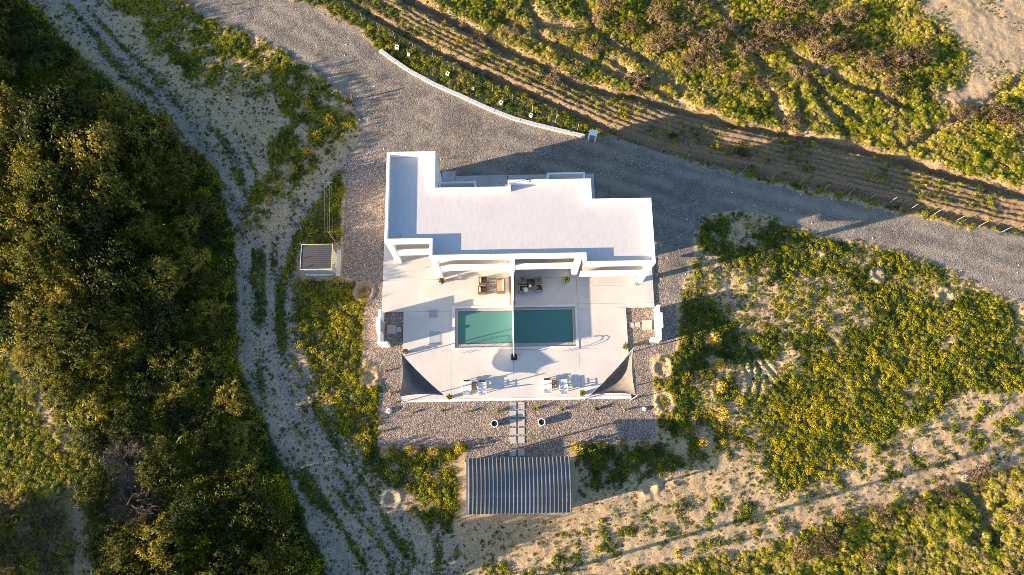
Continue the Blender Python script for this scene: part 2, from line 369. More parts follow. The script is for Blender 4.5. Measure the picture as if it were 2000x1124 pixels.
# ditches on both sides of the ploughed strip, and the furrows between them
DU, su = seg_dist([(760,-60),(790,0),(850,22),(1000,104),(1060,128),(1110,160),(1160,174),(1240,190),(1330,216),(1420,240),(1560,266),(1700,298),(1800,326),(2010,384),(2200,430)], 0.25)
DL, slw = seg_dist([(620,-60),(690,10),(760,50),(830,88),(900,122),(1000,166),(1100,210),(1180,248),(1280,286),(1400,316),(1600,358),(1720,384),(1830,412),(2010,452),(2200,505)], 0.25)
GZ -= 0.62 * np.exp(-(DU / 0.42) ** 2) + 0.58 * np.exp(-(DL / 0.36) ** 2)
GZ += 0.16 * np.exp(-((DU - 1.0) / 0.5) ** 2)
fur = np.sin(DL * 2 * math.pi / 0.50 + 2.0 * n2)
GZ += Z_crop * (0.10 * fur + 0.05 * n3)
FT = [[(1010,-20),(1060,50),(1160,48)],[(1125,-20),(1165,60),(1280,130),(1330,175)],[(985,40),(1090,90),(1180,130),(1345,205)],[(1380,-20),(1430,45),(1500,150)],[(1440,40),(1500,140)],
      [(1540,95),(1600,170),(1680,230)],[(1545,100),(1640,150),(1775,208)],[(1180,110),(1260,150),(1340,170)],[(1560,170),(1570,250)],[(1600,190),(1650,260)],[(1885,180),(1995,225)],[(1760,295),(1880,225),(1990,160)],[(1490,150),(1540,250)],
      [(1870,930),(1925,1000),(1950,1060)],[(1900,1050),(1960,980)]]
fts = np.zeros(GX.shape)
for tr in FT:
    d_, _ = seg_dist(tr, 0.7); fts = np.maximum(fts, np.exp(-(d_ / 0.5) ** 2))
GZ -= 0.55 * fts * np.clip(Z_field + G7, 0, 1)
# wheel ruts
TR = [[(110,-40),(220,90),(330,200),(420,330),(462,440),(470,560),(476,700),(520,850),(600,990),(680,1110)],
      [(690,290),(640,350),(585,420),(548,500),(525,600),(535,720),(600,860),(700,1000),(790,1100)],
      [(690,325),(650,380),(610,450),(585,520),(560,620),(570,720),(630,860),(730,990)],
      [(1060,1130),(1219,1109),(1450,1071),(1628,1007),(1757,969),(2010,891)],
      [(1180,1100),(1380,1050),(1510,1018),(1600,985),(1810,930),(2010,868)]]
rut = np.zeros(GX.shape)
for tr in TR:
    d_, _ = seg_dist(tr, 0.35); rut = np.maximum(rut, np.exp(-(d_ / 0.32) ** 2))
GZ -= 0.07 * rut
# planting hollows: a rim of spoil round a small pit
RINGS = [(714,569,1.0),(590,262,0.7),(563,334,0.7),(549,365,0.7),(526,398,0.75),(501,430,0.75),(1295,718,0.95),(1300,785,0.85),(1388,662,0.7),(1398,712,0.7),(1400,757,0.65),(1408,806,0.5),
         (1440,458,0.9),(1712,538,0.7),(1845,577,0.75),(1850,470,0.5),(765,975,0.9),(1598,500,0.6),(720,738,0.8),(755,885,0.5),(803,884,0.5),(848,881,0.5),(706,882,0.5),(1270,952,0.8)]
bare = np.zeros(GX.shape)
for x, y, r in RINGS:
    cx, cy = P(x, y); d_ = np.hypot(GX - cx, (GY - cy) * (.85 + .3 * ((x * 7) % 10) / 10)) + 0.8 * r * (fbm(GX, GY, 1.2, 41, 3) - 0.5)
    GZ += rough * (0.11 * np.exp(-((d_ - r * 0.8) / 0.2) ** 2) - 0.10 * np.exp(-(d_ / (r * 0.5)) ** 2))
    bare = np.maximum(bare, np.clip((1.25 - d_ / r) * 1.6, 0, 1) * (.7 + .3 * ((x * 3) % 7) / 7))
# tyre marks on the bare patch in the garden
for tr in ([(1468,705),(1472,740),(1462,785)],[(1480,705),(1486,740),(1478,785)],[(1490,700),(1512,730),(1530,752)],[(1470,700),(1500,740),(1520,765)],[(1455,712),(1466,745),(1458,780)]):
    d_, _ = seg_dist(tr, 0.1); GZ -= 0.09 * np.exp(-(d_ / 0.13) ** 2) - 0.05 * np.exp(-((d_ - 0.3) / 0.12) ** 2)
kp = ((GX > -56) & (GX < 56) & (GY > -12) & (GY < 50)); GZ = np.where(kp, GZ, 0.0)
hole = ((bxg > -5.0) & (bxg < 6.0) & (byg > 10.75) & (byg < 14.55)); GZ = np.where(hole, -1.9, GZ)
GZ = np.where((pad > 0) & ~hole, np.minimum(GZ, 0.0) * 0 - 0.0, GZ)

def sample(A, x, y):
    i = np.clip(np.round((np.asarray(x) + 56) / 0.125).astype(int) + 3, 0, len(xs) - 1)
    j = np.clip(np.round((np.asarray(y) + 12) / 0.125).astype(int) + 3, 0, len(ys) - 1)
    return A[j, i]
def gz(x, y): return float(sample(GZ, x, y))

# ---- where things grow
pat = fbm(GX, GY, 0.42, 51, 4); pat2 = fbm(GX, GY, 1.3, 53, 3)
dT0, _ = seg_dist(TR[0], 0.2)
streak = fbm(dT0 * 1.5, GY * .28 + GX * .1, 1.0, 57, 4)
def patchy(lo, hi, a=pat): return np.clip((a - lo) / (hi - lo), 0, 1)
Dweed = np.zeros(GX.shape)
Dweed = np.maximum(Dweed, G1 * (0.15 + 0.8 * patchy(.38, .52, pat2) * (.5 + .5 * patchy(.38, .5))) * (1 - 0.55 * G1s))
Dweed = np.maximum(Dweed, G2 * 0.9)
Dweed = np.maximum(Dweed, G3 * (0.45 + 0.6 * patchy(.35, .5, pat2)))
Dweed = np.maximum(Dweed, G4 * (0.30 + 0.8 * patchy(.38, .52, pat2)))
Dweed = np.maximum(Dweed, G5 * (0.22 + 0.85 * patchy(.37, .47) * (.45 + .55 * patchy(.38, .50, pat2)) ) * (1 - 0.6 * G5s) * (1 - G5t))
Dweed = np.maximum(Dweed, G5y * (.45 + .55 * patchy(.36, .48, pat2)))
Dweed = np.maximum(Dweed, G6 * (0.22 + 0.75 * patchy(.38, .55, pat2)))
Dweed = np.maximum(Dweed, Z_verge * (0.45 + 0.5 * patchy(.4, .6, pat2)))
Dweed = np.maximum(Dweed, F3 * (0.7 + 0.3 * pat2) * (1 - F3p * 0.9))
Dweed = np.maximum(Dweed, Z_crop * 0.95 * np.clip(fur * 0.8 + 0.15, 0, 1) * np.maximum(patchy(.36, .5), np.clip((11 - GX) / 4, 0, .85)) * np.clip((DL - 0.5) * 2, 0, 1))
Dweed = np.maximum(Dweed, Z_band * (0.04 + 0.6 * patchy(.48, .62, pat2)) * (1 - 0.95 * rut))
Dweed = np.maximum(Dweed, G7 * 0.45 * patchy(.4, .6))
dM, _ = seg_dist([(690,308),(645,365),(598,436),(566,512),(548,600),(552,680)], .3)
Dweed = np.maximum(Dweed, .85 * np.exp(-(dM / .36) ** 2))
Dweed = np.maximum(Dweed, Z_forest * 0.8)
Dsmall = Z_track * (0.22 + 1.0 * patchy(.40, .60, streak)) * (1 - 0.92 * rut)
Dweed = np.maximum(Dweed, Z_track * .5 * patchy(.52, .68, streak) * (1 - .8 * rut))
Dsmall = np.maximum(Dsmall, G1s * (.35 + .6 * patchy(.4, .6, streak)))
Dsmall = np.maximum(Dsmall, (1 - np.clip(Z_road + Z_pebl + Z_forest + Z_field + Z_sandtop + Z_crop, 0, 1)) * (0.14 + 0.6 * patchy(.45, .62, pat2)) * (1 - 0.5 * rut))
Dsmall = np.maximum(Dsmall, Z_sandtop * 0.5 * patchy(.56, .68))
Dgrass = np.maximum(Z_field * (0.6 + 0.4 * patchy(.35, .5)), G7 * 0.9)
Dgrass = np.maximum(Dgrass, (G5 + G3) * .45 * patchy(.42, .55, fbm(GX, GY, .9, 91, 3)))
Dgrass = np.maximum(Dgrass, Z_crop * .2 * patchy(.46, .6, pat2) * np.clip((DL - .9) * 1.5, 0, 1))
Dgrass = np.maximum(Dgrass, G1 * .95 * (1 - .5 * G1s) * patchy(.3, .5, pat2))
Dgrass = np.maximum(Dgrass, F4 * 0.75 * (1 - F4p)); Dgrass = np.maximum(Dgrass, F3 * 0.25); Dgrass = np.maximum(Dgrass, Z_verge * 0.3)
Dgrass *= (1 - .8 * fts)
block = np.clip(Z_pebl * 1.2 + Z_road * 1.15, 0, 1)
Dgrass *= 1 - zone([(1826,194),(1866,162),(1938,166),(1928,206),(1870,214)], .8, 3)
ditch = np.maximum(np.exp(-(DU / .5) ** 2), np.exp(-(DL / .42) ** 2))
for D in (Dweed, Dsmall, Dgrass): D *= (1 - .9 * ditch) * (1 - np.clip(pad, 0, 1)) * (1 - block) * (1 - 0.9 * np.clip(bare * 1.3, 0, 1))

green = np.clip(blur(np.maximum(np.maximum(Dweed, Dsmall * .30), Dgrass * 0.9), 2) + Z_forest + Z_track * (.02 + .26 * patchy(.42, .66, streak)) * (1 - .6 * rut), 0, 1)
chalk = np.clip(.2 * rut * Z_band + Z_track * (0.55 + 0.9 * (pat2 - 0.3)) + 0.6 * rut * Z_track + Z_sandtop * 0.25, 0, 1)

me = bpy.data.meshes.new('ground'); ny, nx = GX.shape
me.vertices.add(nx * ny)
me.vertices.foreach_set('co', np.stack([GX, GY, GZ], -1).astype(np.float32).ravel())
ii = np.arange(nx * ny).reshape(ny, nx)
q = np.stack([ii[:-1, :-1], ii[:-1, 1:], ii[1:, 1:], ii[1:, :-1]], -1).reshape(-1, 4)
me.loops.add(q.size); me.loops.foreach_set('vertex_index', q.ravel().astype(np.int32))
me.polygons.add(len(q)); me.polygons.foreach_set('loop_start', (np.arange(len(q)) * 4).astype(np.int32))
me.update(calc_edges=True)
me.shade_smooth()
at = me.color_attributes.new('zone', 'FLOAT_COLOR', 'POINT')
at.data.foreach_set('color', np.stack([Z_road, Z_pebl, green, chalk], -1).astype(np.float32).ravel())

at = me.attributes.new('soil', 'FLOAT', 'POINT')
at.data.foreach_set('value', np.clip(Z_crop + .8 * Z_verge + .9 * Z_forest + .55 * Z_field + .5 * G7 + .6 * F4 + .9 * ditch, 0, 1).astype(np.float32).ravel())
dust = np.zeros(GX.shape)
for off, tr in ((0, [(380,-30),(560,70),(720,170),(880,235),(1050,275),(1200,312),(1350,362),(1550,408),(1750,455),(2050,530)]), (0, [(900,240),(800,300),(720,380),(705,520)])):
    d_, _ = seg_dist(tr, .5)
    for o_ in (.8, 2.3, 4.0): dust = np.maximum(dust, np.exp(-((d_ - o_) / .45) ** 2))
eb = np.clip(1 - blur(Z_road, 6), 0, 1)
dust = np.clip(dust * (.2 + .9 * patchy(.4, .6, fbm(GX, GY, .5, 95, 4))) * .8 + 1.5 * eb * (.3 + patchy(.35, .6, pat2)), 0, 1) * Z_road
at = me.attributes.new('dust', 'FLOAT', 'POINT'); at.data.foreach_set('value', dust.astype(np.float32).ravel())
t = NT('ground_cover'); co = t.coord()
A = t.n('ShaderNodeAttribute', attribute_name='zone'); sp = t.n('ShaderNodeSeparateColor'); t.l(A.outputs['Color'], sp.inputs[0])
n_big = t.noise(0.30, 5, 0.6, co); n_mid = t.noise(1.6, 6, 0.65, co); n_fine = t.noise(9, 5, 0.7, co)
sand = t.ramp(n_mid, [(0.3, (0.36, 0.245, 0.125)), (0.5, (0.47, 0.33, 0.18)), (0.72, (0.56, 0.42, 0.255))])
sand = t.mix(t.ramp(n_big, [(0.42, 0.0), (0.62, 0.7)]), sand, (0.49, 0.36, 0.215))
so_ = t.n('ShaderNodeAttribute', attribute_name='soil')
sand = t.mix(so_.outputs['Fac'], sand, t.ramp(n_fine, [(0.3, (0.15, 0.10, 0.058)), (0.55, (0.28, 0.19, 0.108)), (0.8, (0.40, 0.285, 0.165))]))
spk_ = t.ramp(t.noise(6.5, 7, 0.8, co), [(0.36, 0.42), (0.52, 1.0), (0.7, 1.12)])
chk = t.ramp(n_fine, [(0.3, (0.22, 0.18, 0.135)), (0.55, (0.37, 0.31, 0.24)), (0.8, (0.52, 0.46, 0.38))])
sand = t.mix(A.outputs['Alpha'], sand, chk)
sand = t.mix(.85, sand, spk_, 'MULTIPLY')
grn = t.ramp(n_fine, [(0.3, (0.020, 0.030, 0.008)), (0.6, (0.055, 0.062, 0.014)), (0.8, (0.11, 0.095, 0.035))])
gsp = t.math('ADD', sp.outputs[2], t.math('MULTIPLY', t.math('SUBTRACT', t.noise(5.5, 5, 0.75, co), 0.5), 1.5))
base = t.mix(t.ramp(gsp, [(0.36, 0.0), (0.62, 0.92)]), sand, grn)
# crushed stone of the drive
vr = t.n('ShaderNodeTexVoronoi'); vr.inputs['Scale'].default_value = 11; t.l(co, vr.inputs[0])
vs = t.n('ShaderNodeSeparateColor'); t.l(vr.outputs['Color'], vs.inputs[0])
road = t.ramp(vs.outputs[0], [(0.0, (0.075, 0.062, 0.050)), (0.5, (0.165, 0.139, 0.114)), (0.9, (0.25, 0.213, 0.176)), (1.0, (0.46, 0.41, 0.35))])
road = t.mix(t.ramp(n_mid, [(0.35, 0.0), (0.7, 0.55)]), road, (0.25, 0.215, 0.185))
road = t.mix(t.ramp(n_big, [(0.42, 0.0), (0.6, 0.65)]), road, (0.115, 0.10, 0.087))
road = t.mix(t.ramp(t.noise(.8, 6, .7, co), [(0.52, 0.0), (0.7, 0.6)]), road, (0.27, 0.225, 0.18))
du_ = t.n('ShaderNodeAttribute', attribute_name='dust')
road = t.mix(t.math('MULTIPLY', du_.outputs['Fac'], .95), road, t.ramp(n_fine, [(0.3, (0.18, 0.15, 0.122)), (0.55, (0.30, 0.255, 0.205)), (0.8, (0.44, 0.385, 0.32))]))
# pebbles round the house
vp = t.n('ShaderNodeTexVoronoi'); vp.inputs['Scale'].default_value = 14.0; t.l(co, vp.inputs[0])
vq = t.n('ShaderNodeSeparateColor'); t.l(vp.outputs['Color'], vq.inputs[0])
peb = t.ramp(vq.outputs[0], [(0.0, (0.10, 0.078, 0.062)), (0.35, (0.21, 0.17, 0.14)), (0.7, (0.315, 0.245, 0.20)), (0.93, (0.42, 0.35, 0.30)), (1.0, (0.58, 0.53, 0.48))])
peb = t.mix(t.ramp(vp.outputs['Distance'], [(0.5, 0.0), (0.9, 0.6)]), peb, (0.10, 0.08, 0.062))
peb = t.mix(t.ramp(n_mid, [(0.4, 0.0), (0.75, 0.3)]), peb, (0.25, 0.195, 0.15))
edge = t.math('ADD', sp.outputs[0], t.math('MULTIPLY', t.math('SUBTRACT', n_fine, 0.5), 0.9))
base = t.mix(t.ramp(edge, [(0.42, 0.0), (0.58, 1.0)]), base, road)
base = t.mix(t.ramp(sp.outputs[1], [(0.4, 0.0), (0.6, 1.0)]), base, peb)
hgt = t.math('ADD', t.math('MULTIPLY', n_fine, 1.0), t.math('MULTIPLY', t.noise(28, 3, 0.6, co), 0.5))
hs = t.mix(t.math('MAXIMUM', sp.outputs[0], sp.outputs[1]), hgt, t.math('SUBTRACT', 1.0, vp.outputs['Distance']))
t.bsdf(base, 0.92, t.bump(hs, 0.75, 0.045), 0, 0.2)
me.materials.append(t.m)
ground = bpy.data.objects.new('ground', me); C.objects.link(ground); tag(ground, kind='structure')

# ------------------------------------------------------------------ the house
house = empty('house', (0, 0, 0), PHI, label='large flat-roofed white two-storey semi-detached villa with parapets and balconies', cat='house')
RT = 6.3; RS = 5.74
OUT = [(-10.12,26.67),(-10.12,18.70),(-6.42,18.70),(-6.42,17.25),(6.12,17.25),(6.12,16.50),(11.95,16.50),(11.95,22.15),(7.02,22.15),(7.02,23.96),(0.05,23.96),(0.05,23.36),(-6.02,23.36),(-6.02,26.67)]
def inset(poly, d):
    """move every edge of an axis-aligned counter-clockwise outline inwards by d"""
    r = []; n = len(poly)
    for i in range(n):
        p, q, s = Vector(poly[i - 1]), Vector(poly[i]), Vector(poly[(i + 1) % n])
        a = (q - p).normalized(); b = (s - q).normalized()
        r.append((q.x - a.y * d - b.y * d, q.y + a.x * d + b.x * d))
    return r
PT = 0.24
INN = inset(OUT, PT)
m = MB(); m.prism(INN, 5.34, RS); m.build('roof', M['screed'], house)
n = len(OUT)
m = MB()
for i in range(n):
    j = (i + 1) % n
    a, b, c_, d_ = OUT[i], OUT[j], INN[j], INN[i]
    m.quad((*a, RT), (*b, RT), (*c_, RT), (*d_, RT))
    m.quad((*a, 5.5), (*b, 5.5), (*b, RT), (*a, RT))
    m.quad((*d_, RT), (*c_, RT), (*c_, 5.34), (*d_, 5.34))
    m.quad((*d_, 5.34), (*c_, 5.34), (*b, 5.5), (*a, 5.5))
m.build('parapet', M['white'], house, bevel=0.02)

def wall_with_openings(x0, x1, y0, y1, z0, z1, ops, axis='x'):
    """straight wall; ops = (a0, a1, b0, b1) openings along it"""
    m = MB(); lo, hi = (x0, x1) if axis == 'x' else (y0, y1)
    def seg(a, b, c, d):
        if b - a < 1e-4 or d - c < 1e-4: return
        m.box(a, y0, c, b, y1, d) if axis == 'x' else m.box(x0, a, c, x1, b, d)
    cur = lo
    for a0, a1, b0, b1 in sorted(ops):
        seg(cur, a0, z0, z1); seg(a0, a1, z0, b0); seg(a0, a1, b1, z1); cur = a1
    seg(cur, hi, z0, z1)
    return m
def window(x0, x1, y, z0, z1, kind='window', axis='x'):
    def bx(m, a, b, c, d, t0, t1):
        m.box(a, y + t0, c, b, y + t1, d) if axis == 'x' else m.box(y + t0, a, c, y + t1, b, d)
    f = MB(); w = 0.07
    bx(f, x0, x0 + w, z0, z1, -.04, .04); bx(f, x1 - w, x1, z0, z1, -.04, .04)
    bx(f, x0 + w, x1 - w, z0, z0 + w, -.04, .04); bx(f, x0 + w, x1 - w, z1 - w, z1, -.04, .04)
    mid = (x0 + x1) / 2; bx(f, mid - w / 2, mid + w / 2, z0 + w, z1 - w, -.04, .04)
    o = f.build(kind, M['plastic'], house)
    g = MB(); bx(g, x0 + w, mid - w / 2, z0 + w, z1 - w, -.01, .01); bx(g, mid + w / 2, x1 - w, z0 + w, z1 - w, -.01, .01)
    g.build('pane', M['glass'], o)
T_ = 0.24
# recessed south walls on both floors
for (x0, x1, y) in ((-9.88, -6.42, 20.9), (-6.42, 6.12, 19.5), (6.12, 11.71, 18.8)):
    spans = [(-9.1, -7.2)] if x0 < -9 else ([(-5.2, -3.0), (-2.0, -0.4), (1.0, 2.6), (3.4, 5.4)] if x0 < 0 else [(7.0, 9.0), (9.8, 11.0)])
    for zb, zt in ((0.12, 2.74), (3.04, 5.34)):
        ops = [(a, b, zb, zb + 2.12) for a, b in spans]
        wall_with_openings(x0, x1, y, y + T_, zb, zt, ops).build('wall', M['white'], house)
        for a, b in spans: window(a, b, y + 0.12, zb, zb + 2.12, 'balcony_door')
# outer walls
def outer(x0, x1, y0, y1, axis, spans):
    for zb, zt in ((0.0, 2.74), (3.04, 5.34)):
        ops = [(a, b, zb + 1.0, zb + 2.1) for a, b in spans]
        wall_with_openings(x0, x1, y0, y1, zb, zt, ops, axis).build('wall', M['white'], house)
        for a, b in spans: window(a, b, (y0 + y1) / 2 if axis == 'x' else (x0 + x1) / 2, zb + 1.0, zb + 2.1, 'window', axis)
outer(-10.12, -9.88, 20.9, 26.67, 'y', [(22.0, 23.2), (24.6, 25.6)])
outer(11.71, 11.95, 18.8, 22.15, 'y', [(19.6, 20.8)])
outer(-9.88, -6.26, 26.43, 26.67, 'x', [(-8.8, -7.4)])
outer(-6.26, -6.02, 23.36, 26.67, 'y', [])
outer(-6.02, 0.05, 23.12, 23.36, 'x', [(-5.0, -3.4), (-1.9, -0.9)])
outer(-0.19, 0.05, 23.36, 23.96, 'y', [])
outer(0.05, 6.78, 23.72, 23.96, 'x', [(0.9, 1.9), (4.4, 6.0)])
outer(6.78, 7.02, 21.91, 23.96, 'y', [])
outer(7.02, 11.71, 21.91, 22.15, 'x', [(8.4, 9.8)])
m = MB(); m.prism(inset(OUT, 0.26), 2.75, 3.03); m.build('floor_slab', M['patio'], house)
# pillars and party wall of the south front
m = MB()
for x0, x1, y in ((-10.10, -9.56, 18.72), (-6.40, -5.86, 17.27), (5.56, 6.10, 17.27), (11.40, 11.93, 16.52)):
    MB().box(x0, y, 0.1, x1, y + 0.34, 5.49).build('pillar', M['white'], house, bevel=0.015)
MB().box(0.06, 17.27, 0.1, 0.54, 19.49, 5.33).build('party_wall', M['white'], house, bevel=0.015)
# balcony fronts
for x0, x1, y in ((-9.555, -6.425, 18.74), (-5.855, 0.055, 17.29), (0.545, 5.555, 17.29), (6.125, 11.395, 16.54)):
    MB().box(x0, y, 2.28, x1, y + 0.2, 3.55).build('balcony_front', M['white'], house, bevel=0.015)
MB().box(-10.10, 19.065, 2.5, -9.9, 20.89, 3.55).build('balcony_front', M['white'], house, bevel=0.015)
MB().box(11.73, 16.865, 2.5, 11.93, 18.79, 3.55).build('balcony_front', M['white'], house, bevel=0.015)
# north balconies
for x0, x1, yw, yo in ((-5.95, -2.70, 23.365, 24.86), (3.50, 6.80, 23.965, 25.56)):
    m = MB(); m.box(x0, yw, 2.8, x1, yo, 3.0)
    m.box(x0, yw, 3.0, x0 + .16, yo, 4.0); m.box(x1 - .16, yw, 3.0, x1, yo, 4.0); m.box(x0 + .16, yo - .16, 3.0, x1 - .16, yo, 4.0)
    b = m.build('balcony', M['white'], house)
m = MB()                              # dark downpipe, roof outlet and cable on the roof
m.tube((0.19, 23.6, 6.3), (0.19, 23.6, 6.75), 0.035); m.tube((0.19, 23.6, 6.72), (0.19, 23.3, 6.72), 0.03)
m.build('vent_pipe', M['grey_metal'], house)
MB().tube((1.55, 23.9, 6.315), (2.25, 24.05, 6.32), 0.025).build('cable', M['black'], house)
m = MB(); m.box(7.03, 22.16, 5.95, 7.30, 22.30, 6.12); m.build('gutter_spout', M['white'], house)
m = MB(); m.box(11.96, 18.3, 5.72, 12.2, 18.44, 5.86); m.build('gutter_spout', M['white'], house)
for x, y in ((11.25, 21.6), (-8.9, 19.4)):
    MB().lathe([(0.09, RS + .004), (0.09, RS + .05), (0.02, RS + .07)], 10, x, y).build('roof_drain', M['grey_metal'], house)

# ------------------------------------------------------------------ patio, paths, pool
patio = empty('patio', (0, 0, 0), PHI, kind='structure')
def slab(x0, y0, x1, y1, z1=0.12, z0=-0.25): MB().box(x0 + .008, y0 + .008, z0, x1 - .008, y1 - .008, z1).build('slab', M['patio'], patio, bevel=0.006)
PX0, PX1, PY0, PY1 = -5.05, 6.05, 10.66, 14.66
for x0, y0, x1, y1 in ((-9.35,6.48,PX0,PY0),(PX0,6.48,0.3,PY0),(0.3,6.48,PX1,PY0),(PX1,6.48,10.35,PY0),
                       (-9.35,PY0,PX0,14.2),(PX1,PY0,10.35,14.25),
                       (-11.26,14.2,PX0,17.12),(PX1,14.66,12.9,16.3),(PX1,14.25,10.35,14.66),(10.35,14.25,12.9,14.66),
                       (PX0,PY1,0.05,17.12),(0.55,PY1,PX1,17.12)):
    slab(x0, y0, x1, y1)
for x0, y0, x1, y1 in ((-11.26,17.12,-6.42,20.88),(-6.42,17.12,0.05,19.48),(0.55,17.12,PX1,19.48),(PX1,16.3,12.9,18.78)):
    slab(x0, y0, x1, y1, 0.15)
pv = empty('north_paving', (0, 0, 0), PHI, kind='structure')
for x0, y0, x1, y1 in ((-6.02,23.37,-4.78,27.56),(-4.78,23.37,0.0,27.1),(0.06,23.97,4.0,27.1),(4.0,23.97,7.03,27.1),(7.03,22.16,8.1,27.1)):
    MB().box(x0 + .008, y0 + .008, -0.2, x1 - .008, y1 - .008, 0.14).build('slab', M['concrete'], pv, bevel=0.006)
slabk = MB().box(-9.36, 6.26, -0.2, 10.36, 6.47, 0.10).build('patio_kerb', M['white'], None, rz=PHI, kind='structure')

pool = empty('swimming_pool', (0, 0, 0), PHI, label='rectangular teal swimming pool with pale coping in the patio, split by a white wall', cat='swimming pool')
IX0, IX1, IY0, IY1 = -4.80, 5.82, 10.90, 14.42
m = MB()
z0 = -1.5
m.quad((IX0,IY0,z0),(IX1,IY0,z0),(IX1,IY1,z0),(IX0,IY1,z0))
for a, b in (((IX0,IY0),(IX1,IY0)),((IX1,IY0),(IX1,IY1)),((IX1,IY1),(IX0,IY1)),((IX0,IY1),(IX0,IY0))):
    m.quad((*b, z0), (*a, z0), (*a, 0.119), (*b, 0.119))
m.build('basin', M['pooltile'], pool)
def strip(n, x0, y0, x1, y1, along):
    k = max(1, round(((x1 - x0) if along == 'x' else (y1 - y0)) / 0.9))
    for i in range(k):
        if along == 'x': a, b = x0 + (x1 - x0) * i / k, x0 + (x1 - x0) * (i + 1) / k; bb = (a + .004, y0, b - .004, y1)
        else: a, b = y0 + (y1 - y0) * i / k, y0 + (y1 - y0) * (i + 1) / k; bb = (x0, a + .004, x1, b - .004)
        MB().box(bb[0], bb[1], 0.0, bb[2], bb[3], 0.165).build('coping_stone', M['coping'], pool, bevel=0.012)
strip(0, PX0, PY0, PX1, IY0, 'x'); strip(0, PX0, IY1, PX1, PY1, 'x'); strip(0, PX0, IY0, IX0, IY1, 'y'); strip(0, IX1, IY0, PX1, IY1, 'y')
def sheet(x0, x1):
    m = MB(); m.quad((x0, LY0 + .002, -0.06), (x1, LY0 + .002, -0.06), (x1, LY1 - .002, -0.06), (x0, LY1 - .002, -0.06)); return m.build('water', M['water'], pool)
LX0, LX1, LY0, LY1 = -4.52, 5.58, 11.24, 14.20
for b in ((IX0+.001, IY0+.001, IX1-.001, LY0), (IX0+.001, LY1, IX1-.001, IY1-.001), (IX0+.001, LY0+.001, LX0, LY1-.001), (LX1, LY0+.001, IX1-.001, LY1-.001)):
    MB().box(b[0], b[1], -1.49, b[2], b[3], 0.03).build('ledge', M['ledge'], pool)
sheet(LX0 + .002, 0.269); sheet(0.381, LX1 - .002)
# the dividing wall that runs from the party wall across the patio and the pool
dv = empty('divider_wall', (0, 0, 0), PHI, label='thin white wall running from the house across the patio and the pool', cat='wall')
MB().box(0.27, 10.1, -1.49, 0.38, 14.66, 1.78).build('pool_section', M['white'], dv, bevel=0.02)
MB().box(0.20, 14.665, -.2, 0.44, 17.255, 1.80).build('patio_section', M['white'], dv, bevel=0.02)
# chrome ladders
lad = empty('pool_ladder', (*W(-4.05, 10.82), 0.165), PHI, label='chrome pool ladder at the west end of the left pool half', cat='pool ladder', group='pool ladders')
for x in (-0.27, 0.27):
    m = MB()
    pts = [(x,-.42,0),(x,-.42,.55),(x,-.30,.78),(x,-.05,.84),(x,.20,.74),(x,.32,.45),(x,.34,-.9)]
    for a, b in zip(pts[:-1], pts[1:]): m.tube(a, b, 0.022, k=8)
    m.build('handrail', M['steel'], lad)
for z in (-.35, -.62): MB().box(-.27, .31, z, .27, .38, z + .03).build('rung', M['steel'], lad)
l2 = copy_tree(lad); l2.location = (*W(4.85, 10.82), 0.165); l2['label'] = 'chrome pool ladder at the east end of the right pool half'

# hatch covers in the patio
h = empty('drain_grate', (*W(-6.72, 14.0), 0.122), PHI, label='square grey slotted grate let into the patio, the upper of the two covers', cat='grate')
MB().box(-.38,-.36,0,.38,.36,.012).build('frame', M['hatch'], h)
for i in range(7): MB().box(-.33, -.30 + i * .09, .0125, .33, -.25 + i * .09, .03).build('slat', M['grey_metal'], h)
h = empty('hatch_cover', (*W(-6.55, 11.85), 0.122), PHI, label='pale square hatch cover in the patio beside the pool, the lower of the two covers', cat='hatch')
MB().box(-.58,-.62,0,.58,.62,.012).build('frame', M['coping'], h)
MB().box(-.5,-.55,.0125,.5,.55,.026).build('lid', M['hatch'], h)

# screen walls at both ends of the patio, stepped, with a short return
def screen(name, x, s, lab):
    e = empty(name, (*W(x, 0), 0), PHI, label=lab, cat='wall')
    q = lambda a, b: (min(a * s, b * s), max(a * s, b * s))
    a, b = q(0, .22); MB().box(a, 13.34, -.1, b, 14.12, 1.62).build('wing', M['white'], e, bevel=.015)
    a, b = q(-.1, .26); MB().box(a, 12.05, -.1, b, 13.335, 2.02).build('gate_bay', M['white'], e, bevel=.015)
    a, b = q(.265, .29); MB().box(a, 12.2, .05, b, 13.2, 1.85).build('gate_panel', M['shedwall'], e)
    a, b = q(0, .22); MB().box(a, 11.30, -.1, b, 12.045, 1.62).build('wing', M['white'], e, bevel=.015)
    a, b = q(0, .85); MB().box(a, 11.07, -.1, b, 11.295, 1.62).build('return_wall', M['white'], e, bevel=.015)
    return e
screen('screen_wall', -11.28, 1, 'stepped white screen wall at the west end of the patio')
screen('screen_wall', 13.04, -1, 'stepped white screen wall at the east end of the patio')

